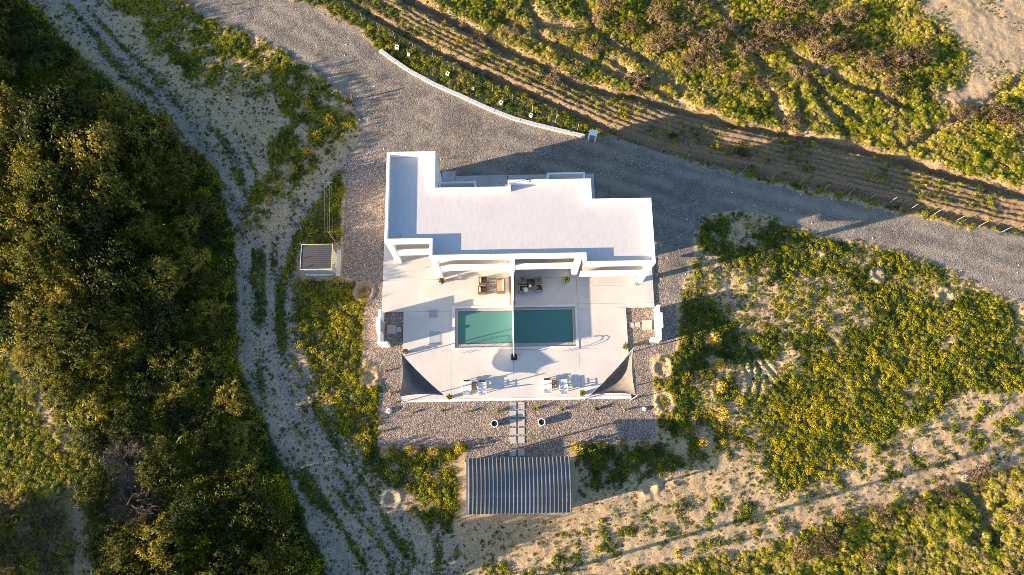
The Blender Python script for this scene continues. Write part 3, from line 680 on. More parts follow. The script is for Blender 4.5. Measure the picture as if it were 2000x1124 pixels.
# stepping tiles
gp = empty('garden_path', (0, 0, 0), PHI, kind='structure')
tl = MB().box(-.28, -.28, -.04, .28, .28, .045).mesh('tile', M['tile'])
def tile(px, py, parent, s=1.0):
    x, y = P(px, py); o = bpy.data.objects.new('tile', tl); C.objects.link(o); o.parent = parent
    o.location = (x * math.cos(PHI) + y * math.sin(PHI), -x * math.sin(PHI) + y * math.cos(PHI), random.uniform(-.008, .008))
    o.rotation_euler = (0, 0, random.uniform(-.04, .04)); o.scale = (s, s, 1)
for py in (793, 809, 826, 843, 860, 884):
    tile(1002, py, gp); tile(1018, py - .5, gp)
gp2 = empty('west_gate_path', (0, 0, 0), PHI, kind='structure')
for px, py in ((769, 639.5), (769, 648), (779, 644), (760, 640), (760, 648)): tile(px, py, gp2, .72)
gp3 = empty('east_gate_path', (0, 0, 0), PHI, kind='structure')
for px, py in ((1234, 635.5), (1245.5, 635), (1258.5, 631), (1258.5, 640.5), (1268.5, 630.5), (1268.5, 640)): tile(px, py, gp3, .78)

# ------------------------------------------------------------------ shed and carport
shed = empty('garden_shed', (*W(-16.72, 18.77), 0), PHI, label='small shed with ribbed grey roof and cream door beside the west pebble strip', cat='shed')
MB().box(-1.2, -1.02, 0, 1.2, 1.02, 2.1).build('wall', M['shedwall'], shed)
m = MB()
RXO, RYO = 1.33, 1.15
for i in range(12):
    y0 = -RYO + .06 + i * (2 * RYO - .12) / 12; y1 = y0 + (2 * RYO - .12) / 12
    p = MB(); zf = lambda x: 2.28 + .02 * x
    p.quad((-RXO, y0, zf(-1)), (RXO, y0, zf(1)), (RXO, y1 - .05, zf(1)), (-RXO, y1 - .05, zf(-1)))
    p.quad((-RXO, y1 - .05, zf(-1)), (RXO, y1 - .05, zf(1)), (RXO, y1 - .03, zf(1) + .04), (-RXO, y1 - .03, zf(-1) + .04))
    p.quad((-RXO, y1 - .03, zf(-1) + .04), (RXO, y1 - .03, zf(1) + .04), (RXO, y1, zf(1)), (-RXO, y1, zf(-1)))
    p.build('roof_panel', M['shedroof'], shed)
m = MB(); m.box(-RXO, -RYO, 2.12, RXO, -RYO + .045, 2.30); m.box(-RXO, RYO - .045, 2.12, RXO, RYO, 2.30); m.box(-RXO - .045, -RYO, 2.12, -RXO, RYO, 2.30); m.box(RXO, -RYO, 2.12, RXO + .045, RYO, 2.32)
m.build('roof_trim', M['yellowpaint'], shed)
MB().box(-1.32, -1.14, 2.11, 1.32, 1.14, 2.2).build('roof_deck', M['shedwall'], shed)
d = MB().box(1.2, -.5, .12, 1.25, .85, 2.0).build('door', M['yellowpaint'], shed)
MB().box(1.25, -.42, 1.0, 1.31, -.34, 1.12).build('handle', M['black'], d)
MB().box(1.2, -1.15, 0, 1.58, 1.28, .12).build('door_step', M['coping'], shed, bevel=.01)
x, y = P(626, 537.5)
pp = MB()
pp.tube((-1.25, 0, .14), (1.2, .03, .14), .12, k=10)
pp.build('pipe', M['pipe'], None, loc=(x, y, 0.02), smooth=True, label='pale pipe lying on the ground along the shed’s south wall'.replace('’', "'"), cat='pipe')

cp = empty('carport', (*W(0.48, -0.72), 0), PHI, label='open carport with ribbed dark grey metal roof below the pebble garden', cat='carport')
HX, HY, RH = 4.17, 2.16, 2.98
NP = 26; pw = 2 * HX / NP
arch = lambda y: RH + .10 - .10 * (y / HY) ** 2
prof = [(0, 0), (.56, 0), (.66, .10), (.86, .10), (.93, 0), (1.0, 0)]
pm = MB(); ysn = [(-HY + 2 * HY * i / 8) for i in range(9)]
for ix, (fx, fz) in enumerate(prof):
    for yy in ysn: pm.v.append((fx * (pw - .004) + .05 * (1 - (yy / HY) ** 2), yy, arch(yy) + fz))
k = len(ysn)
for ix in range(len(prof) - 1):
    for j in range(k - 1): pm.f.append((ix*k + j, (ix+1)*k + j, (ix+1)*k + j + 1, ix*k + j + 1))
pme = pm.mesh('roof_panel', M['rooftin'])
for i in range(NP):
    o = bpy.data.objects.new('roof_panel', pme); C.objects.link(o); o.parent = cp; o.location = (-HX + i * pw, 0, random.uniform(-.006, .006))
for x in (-HX + .12, 0, HX - .12):
    for y in (-HY + .2, HY - .2): MB().box(x - .06, y - .06, 0, x + .06, y + .06, 2.86).build('post', M['grey_metal'], cp)
for y in (-HY + .2, HY - .2): MB().box(-HX + .02, y - .05, 2.861, HX - .02, y + .05, 2.965).build('beam', M['grey_metal'], cp)
for s in (-1, 1):
    for i in range(10):
        y0 = -HY + .28 + i * .375
        a = s * (HX - .14); MB().box(a - .02, y0, .02, a + .02, y0 + .368, 1.93 + .0).build('side_board', M['shedwall'], cp)
for i in range(14):
    x0 = -HX + .3 + i * .554
    MB().box(x0, -HY + .1, .02, x0 + .545, -HY + .13, 1.93).build('back_board', M['shedwall'], cp)

# ------------------------------------------------------------------ kerb, blocks, pillar, fences, poles
kp_ = [(743,100),(760,113),(800,140),(850,167),(900,189),(950,212),(1000,232),(1050,246),(1100,258),(1142,268)]
kw = [P(x, y) for x, y in kp_]
kb = empty('kerb', (0, 0, 0), 0, label='low curved pale concrete kerb along the upper edge of the gravel drive', cat='kerb')
pts = []
for a, b in zip(kw[:-1], kw[1:]):
    n_ = max(1, round(math.dist(a, b) / 1.0))
    pts += [(a[0] + (b[0] - a[0]) * i / n_, a[1] + (b[1] - a[1]) * i / n_) for i in range(n_)]
pts.append(kw[-1])
for a, b in zip(pts[:-1], pts[1:]):
    L = math.dist(a, b); ang = math.atan2(b[1] - a[1], b[0] - a[0])
    MB().box(0.006, -.17, -.25, L - .006, .17, .26).build('kerb_stone', M['kerb'], kb, bevel=.02, loc=(*a, random.uniform(-.012, .012)), rz=ang + random.uniform(-.012, .012))
blk = [(776,95,'white concrete block on the verge just above the west end of the kerb'),(799,109,'pale broken block on the verge, second from the west end of the kerb'),(875,147,'white hollow block on the verge, third from the west along the kerb'),
       (924,176,'small tan stone block on the verge midway along the kerb'),(979,203,'white hollow block on the verge beside tall fence posts, fifth along the kerb'),(1037,228,'white hollow block touching the kerb, nearest to the gate pillar')]
for i, (x, y, lab) in enumerate(blk):
    X, Y = P(x, y); s = (.18, .13, .165, .12, .165, .16)[i]
    e = empty('concrete_block', (X, Y, gz(X, Y)), random.uniform(-.5, .5), label=lab, cat='block', group='blocks on the verge above the kerb')
    m = MB(); hh = s * 2.0
    m.box(-s, -s, -.1, -s + .07, s, hh); m.box(s - .07, -s, -.1, s, s, hh); m.box(-s + .07, -s, -.1, s - .07, -s + .07, hh); m.box(-s + .07, s - .07, -.1, s - .07, s, hh)
    m.build('shell', M['rock' if i == 3 else 'white'], e, bevel=.01)
    MB().box(-s + .071, -s + .071, -.1, s - .071, s - .071, hh * .55).build('core', M['concrete'], e)
X, Y = P(1156, 272)
gpil = empty('gate_pillar', (X, Y, 0), R(-8), label='short white box-shaped meter pillar at the east end of the kerb', cat='pillar')
m = MB(); m.box(-.36, -.28, -.1, -.24, .28, 1.25); m.box(.24, -.28, -.1, .36, .28, 1.25); m.box(-.24, .16, -.1, .24, .28, 1.25); m.build('shell', M['white'], gpil, bevel=.01)
MB().box(-.24, -.1, 0, .24, .155, .95).build('meter_box', M['grey_metal'], gpil)
MB().box(-.36, -.28, 1.251, .36, .28, 1.31).build('cap', M['white'], gpil)

def fence(ptsx, lab, n_w=4, hgt=1.35):
    f = empty('wire_fence', (0, 0, 0), 0, label=lab, cat='fence')
    tops = []
    for x, y in ptsx:
        X, Y = P(x, y); z = gz(X, Y)
        MB().tube((X, Y, z - .2), (X + random.uniform(-.04, .04), Y + random.uniform(-.04, .04), z + hgt + random.uniform(-.05, .08)), .021, k=6).build('post', M['post'], f)
        tops.append((X, Y, z))
    m = MB()
    for a, b in zip(tops[:-1], tops[1:]):
        for i in range(n_w):
            zz = .15 + i * (hgt - .2) / (n_w - 1)
            m.tube((a[0], a[1], a[2] + zz), (b[0], b[1], b[2] + zz), .0045, k=3)
        L = math.dist(a[:2], b[:2]); k = int(L / .45)
        for i in range(1, k):
            u = i / k; p = [a[q] + (b[q] - a[q]) * u for q in range(3)]
            m.tube((p[0], p[1], p[2] + .1), (p[0], p[1], p[2] + hgt - .05), .003, k=3)
    m.build('wire_mesh', M['wire'], f)
    return f
fence([(600,-28),(640,-2),(676,20),(708,42),(740,60),(772,78),(808,98),(848,119),(886,139),(926,160),(962,179),(1000,200),(1040,220),(1085,240),(1128,256)],
      'wire fence on thin posts between the kerb verge and the ploughed strip')
fence([(1240,291),(1290,300),(1342,311),(1396,324),(1450,337),(1506,350),(1560,361),(1610,371),(1656,381),(1700,388),(1738,396),(1779,408),(1822,420),(1868,431),(1912,442),(1957,453),(2004,464),(2050,476)],
      'wire fence on leaning pale posts along the right-hand stretch of the gravel drive')
for x, y, zt, r, lab in ((1012, 1139, 16.0, .15, 'tall timber utility pole just outside the lower edge of the photo'),):
    X, Y = P(x, y)
    up = empty('utility_pole', (X, Y, 0), R(10), label=lab, cat='utility pole')
    MB().tube((0, 0, -.5), (0, 0, zt), r, r * .8, 10).build('pole', M['timber'], up)
    MB().box(-.9, -.06, zt - 1.0, .9, .06, zt - .88).build('crossarm', M['timber'], up)
X, Y = P(690, 196)
yp = empty('signpost', (X, Y, gz(X, Y)), 0, label='short wooden marker post in the weeds at the drive’s west edge'.replace('’', "'"), cat='post')
MB().tube((0, 0, -.2), (0, 0, 1.0), .07, .06, 8).build('stake', M['timber'], yp)
MB().box(-.09, -.05, .8, .09, .05, 1.12).build('head', M['timber'], yp)
X, Y = P(640, 384)
yp = empty('stake', (X, Y, gz(X, Y)), 0, label='thin bare stake in the grass left of the pebble strip', cat='stake')
MB().tube((0, 0, -.2), (0, 0, 1.35), .03, .025, 6).build('rod', M['timber'], yp)
MB().tube((0, 0, 1.0), (.12, .05, 1.25), .015, .01, 5).build('twig', M['timber'], yp)

# washing-line frame
cl = empty('washing_line', (0, 0, 0), 0, label='washing line of thin wires on T-shaped posts above the shed', cat='washing line')
a0 = P(642, 372); a1 = P(643, 466)
for q, (X, Y) in enumerate((a0, a1)):
    m = MB(); m.tube((X + .35, Y, -.1), (X + .35, Y, 1.75), .02, k=8); m.build('post', M['post'], cl)
    MB().tube((X - .05, Y, 1.76), (X + .8, Y, 1.76), .016, k=6).build('crossbar', M['post'], cl)
for i in range(4):
    MB().tube((a0[0] + .05 + i * .22, a0[1], 1.78), (a1[0] + .05 + i * .22, a1[1], 1.78), .0065, k=4).build('line', M['post'], cl)
MB().tube((a1[0] + .37, a1[1] - .02, 1.4), (a1[0] + .85, a1[1] - .75, 0), .02, k=6).build('brace', M['post'], cl)

# ------------------------------------------------------------------ furniture on the patio
PZ = 0.12
def armchair(name, px, py, rz, lab, grp, wick, cush, back, width=.72, depth=.74, z=PZ, cat='armchair'):
    """rattan armchair; it faces +x before turning by rz"""
    x, y = P(px, py, .5)
    e = empty(name, (x, y, z), PHI + rz, label=lab, cat=cat, group=grp)
    w, d = width / 2, depth / 2
    MB().box(-d, -w + .11, .10, d, w - .11, .30).build('seat_frame', wick, e, bevel=.02)
    MB().box(-d + .14, -w + .12, .301, d - .01, w - .12, .43).build('seat_cushion', cush, e, bevel=.035)
    MB().box(-d, -w + .11, .302, -d + .10, w - .11, .74).build('backrest', wick, e, bevel=.02)
    MB().box(-d + .105, -w + .13, .435, -d + .24, w - .13, .76).build('back_cushion', back, e, bevel=.04)
    for s in (-1, 1):
        a, b = sorted((s * w, s * (w - .105)))
        MB().box(-d, a, .10, d, b, .60).build('armrest', wick, e, bevel=.02)
        for q in (-1, 1): MB().box(q * (d - .05) - .03, s * (w - .05) - .03, 0, q * (d - .05) + .03, s * (w - .05) + .03, .099).build('leg', M['black'], e)
    return e
g1 = 'brown rattan lounge set left of the white wall'; g2 = 'taupe rattan lounge set right of the white wall'
armchair('rattan_armchair', 943, 549, 0, 'brown rattan armchair nearest the house, west of the slatted coffee table', g1, M['wicker'], M['cush_brown'], M['cush_cream'], .70)
armchair('rattan_armchair', 942, 567, 0, 'brown rattan armchair nearest the pool, west of the slatted coffee table', g1, M['wicker'], M['cush_brown'], M['cush_cream'], .70)
so_ = armchair('rattan_sofa', 978.5, 559, math.pi, 'rattan two-seat sofa with tan seat and cream back cushions against the white wall', g1, M['wicker'], M['cush_tan'], M['cush_cream'], 1.32, .78, cat='sofa')
x, y = P(962.5, 559.5, .4)
e = empty('coffee_table', (x, y, PZ), PHI, label='low brown rattan coffee table between the two armchairs and the sofa', cat='coffee table', group=g1)
MB().box(-.34, -.58, .36, .34, .58, .40).build('tabletop', M['cush_brown'], e, bevel=.01)
for i in range(9): MB().box(-.32, -.55 + i * .124, .4005, .32, -.55 + i * .124 + .105, .418).build('slat', M['wicker_grey'], e)
for sx in (-1, 1):
    for sy in (-1, 1): MB().box(sx * .3 - .03, sy * .53 - .03, 0, sx * .3 + .03, sy * .53 + .03, .359).build('leg', M['wicker'], e)
armchair('wicker_armchair', 1020, 548.5, 0, 'taupe wicker armchair at the dark table, next to the white wall on the house side', g2, M['wicker_grey'], M['cush_taupe'], M['cush_taupe'], .64, .68)
armchair('wicker_armchair', 1052, 548.5, math.pi, 'taupe wicker armchair at the dark table, far from the wall on the house side', g2, M['wicker_grey'], M['cush_taupe'], M['cush_taupe'], .64, .68)
armchair('wicker_armchair', 1020.5, 564.5, 0, 'wicker armchair with black back cushion next to the white wall on the pool side', g2, M['wicker_grey'], M['cush_taupe'], M['black'], .64, .68)
armchair('wicker_armchair', 1052, 563, math.pi + .15, 'wicker armchair with black back cushion far from the wall on the pool side', g2, M['wicker_grey'], M['cush_taupe'], M['black'], .64, .68)
def cushion(px, py, z, rz, s, mm, lab):
    x, y = P(px, py, z); m = MB(); n_ = 7
    for sg in (1, -1):
        b0 = len(m.v)
        for i in range(n_):
            for j in range(n_):
                u, v = i / (n_ - 1) * 2 - 1, j / (n_ - 1) * 2 - 1
                m.v.append((u * s * (1 - .08 * v * v), v * s * (1 - .08 * u * u), sg * .09 * (1 - u ** 4) * (1 - v ** 4)))
        for i in range(n_ - 1):
            for j in range(n_ - 1):
                f = (b0 + i*n_ + j, b0 + (i+1)*n_ + j, b0 + (i+1)*n_ + j + 1, b0 + i*n_ + j + 1); m.f.append(f if sg > 0 else f[::-1])
    o = m.build('cushion', mm, None, smooth=True, label=lab, cat='cushion'); o.location = (x, y, z); o.rotation_euler = (.1, .35, rz); return o
cushion(1027, 566.5, .70, .5, .22, M['cush_cream'], 'cream cushion leaning on the front of the wicker armchair beside the wall')
cushion(1044.5, 562, .68, 2.2, .24, M['cush_taupe'], 'taupe cushion lying on the seat of the wicker armchair away from the wall')
x, y = P(1036.5, 553.5, .4)
e = empty('coffee_table', (x, y, PZ), PHI, label='square black glass-topped table between the four wicker armchairs', cat='coffee table', group=g2)
MB().box(-.33, -.36, .36, .33, .36, .40).build('tabletop', M['tabletop'], e, bevel=.01)
for sx in (-1, 1):
    for sy in (-1, 1): MB().box(sx * .28 - .03, sy * .3 - .03, 0, sx * .28 + .03, sy * .3 + .03, .359).build('leg', M['black'], e)
x, y = P(1035.5, 559.5, .45)
MB().lathe([(.05, 0), (.13, .015), (.155, .03), (.12, .028), (.03, .014)], 20).build('plate', M['plastic'], None, loc=(x, y, PZ + .405), smooth=True, label='white round plate on the black table', cat='plate')
for px, py, lab in ((1034, 555.5, 'small pale cup on the black table, the left of two'), (1040.5, 555.5, 'small pale cup on the black table, the right of two')):
    x, y = P(px, py, .45)
    MB().lathe([(.03, 0), (.045, .08), (.038, .08), (.025, .01)], 12).build('cup', M['cush_cream'], None, loc=(x, y, PZ + .405), label=lab, cat='cup', group='cups on the black table')

# white plastic loungers with side tables, lower edge of the patio
def lounger(px, py, rz, lab, pillow):
    x, y = P(px, py, .3)
    e = empty('plastic_lounger', (x, y, PZ), PHI + rz, label=lab, cat='sun lounger', group='white plastic loungers on the lower patio')
    for i in range(8): MB().box(-.30, -.32 + i * .118, .34, .30, -.32 + i * .118 + .10, .375).build('slat', M['plastic'], e)
    m = MB()
    for s in (-1, 1): m.box(s * .33 - .03, -.40, .29, s * .33 + .03, .66, .37)
    m.build('side_rail', M['plastic'], e)
    b = MB()
    b.quad((-.30, -.36, .36), (.30, -.36, .36), (.28, -.70, 1.02), (-.28, -.70, 1.02)); b.quad((-.30, -.40, .36), (-.28, -.74, 1.02), (.28, -.74, 1.02), (.30, -.40, .36))
    b.quad((-.30, -.36, .36), (-.28, -.70, 1.02), (-.28, -.74, 1.02), (-.30, -.40, .36)); b.quad((.30, -.36, .36), (.30, -.40, .36), (.28, -.74, 1.02), (.28, -.70, 1.02)); b.quad((-.28, -.70, 1.02), (.28, -.70, 1.02), (.28, -.74, 1.02), (-.28, -.74, 1.02))
    b.build('backrest', M['plastic'], e)
    for s in (-1, 1):
        MB().box(s * .35 - .035, -.42, .60, s * .35 + .035, .14, .635).build('armrest', M['plastic'], e, bevel=.01)
        for yy in (-.36, .08, .60): MB().box(s * .35 - .025, yy - .03, 0, s * .35 + .025, yy + .03, .60 if yy < .5 else .29).build('leg', M['plastic'], e)
    if pillow: MB().box(-.26, .52, .376, .26, .66, .46).build('foot_pad', M['black'], e, bevel=.03)
    return e
lounger(911.5, 758, 0, 'white plastic lounger left of the brown side table, in the left pair', True)
lounger(942, 759, 0, 'white plastic lounger right of the brown side table, in the left pair', True)
lounger(1068, 755, 0, 'white plastic lounger left of the brown side table, in the right pair', True)
lounger(1100, 756, 0, 'white plastic lounger right of the brown side table, in the right pair', False)
for px, py, lab in ((926, 753.5, 'brown wooden side table between the left pair of white loungers'), (1082.5, 750, 'brown wooden side table between the right pair of white loungers')):
    x, y = P(px, py, .45)
    e = empty('side_table', (x, y, PZ), PHI, label=lab, cat='side table', group='brown side tables between loungers')
    for i in range(3): MB().box(-.20 + i * .135, -.34, .44, -.20 + i * .135 + .125, .34, .47).build('slat', M['wood'], e)
    for sx in (-1, 1):
        for sy in (-1, 1): MB().box(sx * .17 - .02, sy * .3 - .02, 0, sx * .17 + .02, sy * .3 + .02, .439).build('leg', M['wood'], e)
x, y = P(1085, 753.5, .5)
MB().lathe([(.07, 0), (.09, .05), (.06, .1), (.02, .12)], 10).build('bowl', M['blossom'], None, loc=(x, y, PZ + .472), label='small yellow bowl on the right-hand side table', cat='bowl')

x, y = P(1004, 697, .5)
e = empty('umbrella_base', (x, y, PZ), PHI, label='black parasol stand at the free end of the white dividing wall', cat='parasol stand')
MB().box(-.24, -.24, 0, .24, .24, .10).build('base', M['black'], e, bevel=.02)
MB().tube((0, 0, .1), (0, 0, .75), .04, k=10).build('tube', M['grey_metal'], e)
MB().box(-.2, .16, .101, .2, .3, .2).build('weight', M['black'], e)

# ------------------------------------------------------------------ foliage meshes
def leafmesh(name, quads, mat, mats=None, mi=None, v=None):
    q = np.asarray(quads, np.float32); n_ = len(q)
    me = bpy.data.meshes.new(name)
    me.vertices.add(n_ * 4); me.vertices.foreach_set('co', q.reshape(-1))
    me.loops.add(n_ * 4); me.loops.foreach_set('vertex_index', np.arange(n_ * 4, dtype=np.int32))
    me.polygons.add(n_); me.polygons.foreach_set('loop_start', np.arange(0, n_ * 4, 4, dtype=np.int32))
    me.update(calc_edges=True)
    a = me.attributes.new('v', 'FLOAT', 'FACE')
    a.data.foreach_set('value', (RNG.random(n_) if v is None else np.asarray(v)).astype(np.float32))
    for mm in (mats or [mat]): me.materials.append(mm)
    if mi is not None: me.polygons.foreach_set('material_index', np.asarray(mi, np.int32))
    return me
def unit(a): return a / np.maximum(np.linalg.norm(a, axis=-1, keepdims=True), 1e-6)
def cards(c, nrm, size, rng, jitter=.8, aspect=1.0):
    """leaf-shaped (diamond) cards at points c facing roughly nrm"""
    nn = unit(nrm + jitter * rng.normal(size=c.shape))
    r = rng.normal(size=c.shape); u = unit(r - (r * nn).sum(-1, keepdims=True) * nn); w = np.cross(nn, u)
    s = np.broadcast_to(np.asarray(size).reshape(-1, 1), (len(c), 1)) * rng.uniform(.7, 1.3, (len(c), 1))
    return np.stack([c - u * s, c - w * s * .55 * aspect + u * s * .1, c + u * s, c + w * s * .55 * aspect + u * s * .1], 1)

def crown_mesh(seed, rad, hgt, lobes, per, lr, leaf, mat, base=0.25):
    rng = np.random.default_rng(seed); Q = []; V = []
    for i in range(lobes):
        a = rng.random() * 2 * math.pi; rr = math.sqrt(rng.random()) * rad * (0.82 + .25 * math.sin(3 * a + seed))
        dome = math.sqrt(max(0.04, 1 - (rr / (rad * 1.12)) ** 2))
        zz = hgt * (base + (1 - base) * dome * rng.uniform(.62, 1.0)) if rng.random() < .75 else hgt * rng.uniform(base, .7) * (.5 + .5 * dome)
        l = lr * rng.uniform(.55, 1.35); ns = max(4, per // 7)
        ax = unit(rng.normal(size=(ns, 3)) + np.array([math.cos(a) * .5, math.sin(a) * .5, .55]))
        d = np.repeat(ax, 7, 0)[:per]; k = len(d)
        tt = np.tile(np.linspace(.15, 1.35, 7), ns)[:k, None] * rng.uniform(.7, 1.15, (k, 1))
        c = np.array([rr * math.cos(a), rr * math.sin(a), zz]) + d * l * tt + rng.normal(0, l * .10, (k, 3))
        Q.append(cards(c, d + np.array([0, 0, .3]), leaf * (1.15 - .35 * tt[:, 0]), rng, .8)); V.append(np.clip(rng.normal(.5, .2) + rng.normal(0, .15, k), 0, 1))
    return leafmesh('crown', np.concatenate(Q), mat, v=np.concatenate(V))
def blades(n_, rad, hgt, lean, width, rng, curve=.5, spread=1.0, comb=None):
    a = rng.random(n_) * 2 * np.pi; rr = np.sqrt(rng.random(n_)) * rad
    bx, by = rr * np.cos(a), rr * np.sin(a)
    az = a + rng.normal(0, .9, n_) if comb is None else comb + rng.normal(0, .65, n_); ln = rng.uniform(.4, 1.0, n_) * lean; h = hgt * rng.uniform(.55, 1.1, n_)
    tx, ty = bx + np.cos(az) * ln * h * spread, by + np.sin(az) * ln * h * spread
    px, py = -np.sin(az) * width, np.cos(az) * width
    mx, my = bx * (1 - .42) + tx * .42 * .8, by * (1 - .42) + ty * .42 * .8
    mz = h * .62; tz = h * (1 - curve * ln)
    Z = np.zeros(n_) - .03
    lo = np.stack([np.stack([bx - px, by - py, Z], -1), np.stack([bx + px, by + py, Z], -1), np.stack([mx + px * .8, my + py * .8, mz], -1), np.stack([mx - px * .8, my - py * .8, mz], -1)], 1)
    hi = np.stack([np.stack([mx - px * .8, my - py * .8, mz], -1), np.stack([mx + px * .8, my + py * .8, mz], -1), np.stack([tx + px * .15, ty + py * .15, tz], -1), np.stack([tx - px * .15, ty - py * .15, tz], -1)], 1)
    return np.concatenate([lo, hi])
def weed_mesh(seed, n_, hgt, leaf, flowers=0):
    rng = np.random.default_rng(seed)
    a = rng.random(n_) * 2 * np.pi; rr = np.sqrt(rng.random(n_)) * (0.8 + .25 * np.sin(2 * a + seed))
    z = hgt * (1 - .65 * rr ** 2) * rng.uniform(.25, 1.0, n_)
    c = np.stack([rr * np.cos(a), rr * np.sin(a), z], -1)
    Q = cards(c, np.stack([np.cos(a) * rr, np.sin(a) * rr, np.full(n_, .9)], -1), leaf, rng, .55)
    mi = [0] * n_
    if flowers:
        k = rng.integers(0, n_, flowers); cf = c[k] + np.array([0, 0, .08])
        Q = np.concatenate([Q, cards(cf, np.tile([0, 0, 1.0], (flowers, 1)), .055, rng, .3, 1.6)]); mi += [1] * flowers
    return leafmesh('weed_clump', Q, None, [M['weed'], M['flower']], mi)

# ---- scattering of what nobody could count: points on the ground carrying real plant meshes
def proto_collection(name, meshes):
    col = bpy.data.collections.new(name)
    for i, me_ in enumerate(meshes):
        o = bpy.data.objects.new('%s_%02d' % (name, i), me_); col.objects.link(o)
    return col
def scatter(name, x, y, z, col, nvar, scl, tint, tilt=.15, kind='stuff', squash=None, spin=1.0):
    n_ = len(x); me_ = bpy.data.meshes.new(name); me_.vertices.add(n_)
    me_.vertices.foreach_set('co', np.stack([x, y, z], -1).astype(np.float32).ravel())
    r = np.stack([RNG.normal(0, tilt, n_), RNG.normal(0, tilt, n_), (RNG.random(n_) - .5) * 2 * np.pi * spin], -1).astype(np.float32)
    a = me_.attributes.new('rot', 'FLOAT_VECTOR', 'POINT'); a.data.foreach_set('vector', r.ravel())
    s = np.stack([scl, scl, scl * (1 if squash is None else squash)], -1).astype(np.float32)
    a = me_.attributes.new('scl', 'FLOAT_VECTOR', 'POINT'); a.data.foreach_set('vector', s.ravel())
    a = me_.attributes.new('tint', 'FLOAT', 'POINT'); a.data.foreach_set('value', np.clip(tint, 0, 1).astype(np.float32))
    a = me_.attributes.new('pick', 'INT', 'POINT'); a.data.foreach_set('value', RNG.integers(0, nvar, n_).astype(np.int32))
    o = bpy.data.objects.new(name, me_); C.objects.link(o); o['kind'] = kind
    g = bpy.data.node_groups.new(name, 'GeometryNodeTree')
    g.interface.new_socket('Geometry', in_out='INPUT', socket_type='NodeSocketGeometry'); g.interface.new_socket('Geometry', in_out='OUTPUT', socket_type='NodeSocketGeometry')
    i_ = g.nodes.new('NodeGroupInput'); o_ = g.nodes.new('NodeGroupOutput'); ip = g.nodes.new('GeometryNodeInstanceOnPoints'); ci = g.nodes.new('GeometryNodeCollectionInfo')
    ci.inputs['Collection'].default_value = col; ci.inputs['Separate Children'].default_value = True; ci.inputs['Reset Children'].default_value = True
    def na(nm, dt):
        q_ = g.nodes.new('GeometryNodeInputNamedAttribute'); q_.data_type = dt; q_.inputs['Name'].default_value = nm; return q_.outputs[0]
    eu = g.nodes.new('FunctionNodeEulerToRotation'); g.links.new(na('rot', 'FLOAT_VECTOR'), eu.inputs[0])
    g.links.new(i_.outputs[0], ip.inputs['Points']); g.links.new(ci.outputs[0], ip.inputs['Instance']); ip.inputs['Pick Instance'].default_value = True
    g.links.new(na('pick', 'INT'), ip.inputs['Instance Index']); g.links.new(eu.outputs[0], ip.inputs['Rotation']); g.links.new(na('scl', 'FLOAT_VECTOR'), ip.inputs['Scale'])
    g.links.new(ip.outputs[0], o_.inputs[0])
    md = o.modifiers.new('scatter', 'NODES'); md.node_group = g
    return o
def throw(dens, per_m2, x0=-55, x1=55, y0=-11.5, y1=49.5, seed=0):
    rng = np.random.default_rng(seed + 100); n_ = int(per_m2 * (x1 - x0) * (y1 - y0))
    x = rng.uniform(x0, x1, n_); y = rng.uniform(y0, y1, n_)
    k = rng.random(n_) < sample(dens, x, y); x, y = x[k], y[k]
    return x, y, sample(GZ, x, y)

flo = np.maximum(G5y, np.maximum(G3 * .6, F3 * .5))
weeds = proto_collection('weed', [weed_mesh(i, 110, .72, .135) for i in range(5)])
weedf = proto_collection('weed_in_flower', [weed_mesh(20 + i, 100, .76, .13, 11) for i in range(4)])
tint0 = -.22 * Z_forest + 0.15 + 0.55 * patchy(.35, .62, fbm(GX, GY, .8, 61, 3)) + 0.25 * np.maximum(G5y, np.maximum(F3, 0.7 * G3)) - .12 * G6
x, y, z = throw(Dweed * (1 - .55 * flo), 22, seed=1)
scatter('weeds', x, y, z, weeds, 5, np.clip(.155 * np.exp(RNG.normal(0, .45, len(x))), .05, .4) * (1 + 2.0 * sample(Z_forest, x, y)) * (1 + .1 * sample(Z_crop, x, y)), sample(tint0, x, y) + RNG.normal(0, .16, len(x)))
x, y, z = throw(Dweed * flo, 18, seed=2)
scatter('flowering_weeds', x, y, z, weedf, 4, np.clip(.165 * np.exp(RNG.normal(0, .42, len(x))), .06, .4), sample(tint0, x, y) + RNG.normal(0, .16, len(x)))
x, y, z = throw(Dsmall, 46, seed=3)
scatter('seedlings', x, y, z, weeds, 5, np.clip(RNG.exponential(.055, len(x)), .03, .2), RNG.normal(.22, .15, len(x)), squash=.6)
gr = [leafmesh('grass_tuft', blades(64, .34, .46, 1.25, .017, np.random.default_rng(40 + i), .45, 1.15, -.55), M['grass']) for i in range(5)]
grass = proto_collection('grass_tuft', gr)
gt = 0.26 + 0.46 * patchy(.38, .62, fbm(GX, GY, .33, 71, 4)) + .18 * F4 + .12 * G7
x, y, z = throw(Dgrass, 48, seed=4)
k = np.clip(np.exp(RNG.normal(0, .3, len(x))), .5, 1.8)
scatter('field_grass', x, y, z, grass, 5, (.30 * k * (0.6 + .8 * sample(fbm(GX, GY, .5, 73, 3), x, y))) * (1 - .45 * sample(np.clip(G5 + G3 + .4 * G1 + Z_crop + Z_verge, 0, 1), x, y)), sample(gt, x, y) + RNG.normal(0, .28, len(x)), .2, spin=.28)
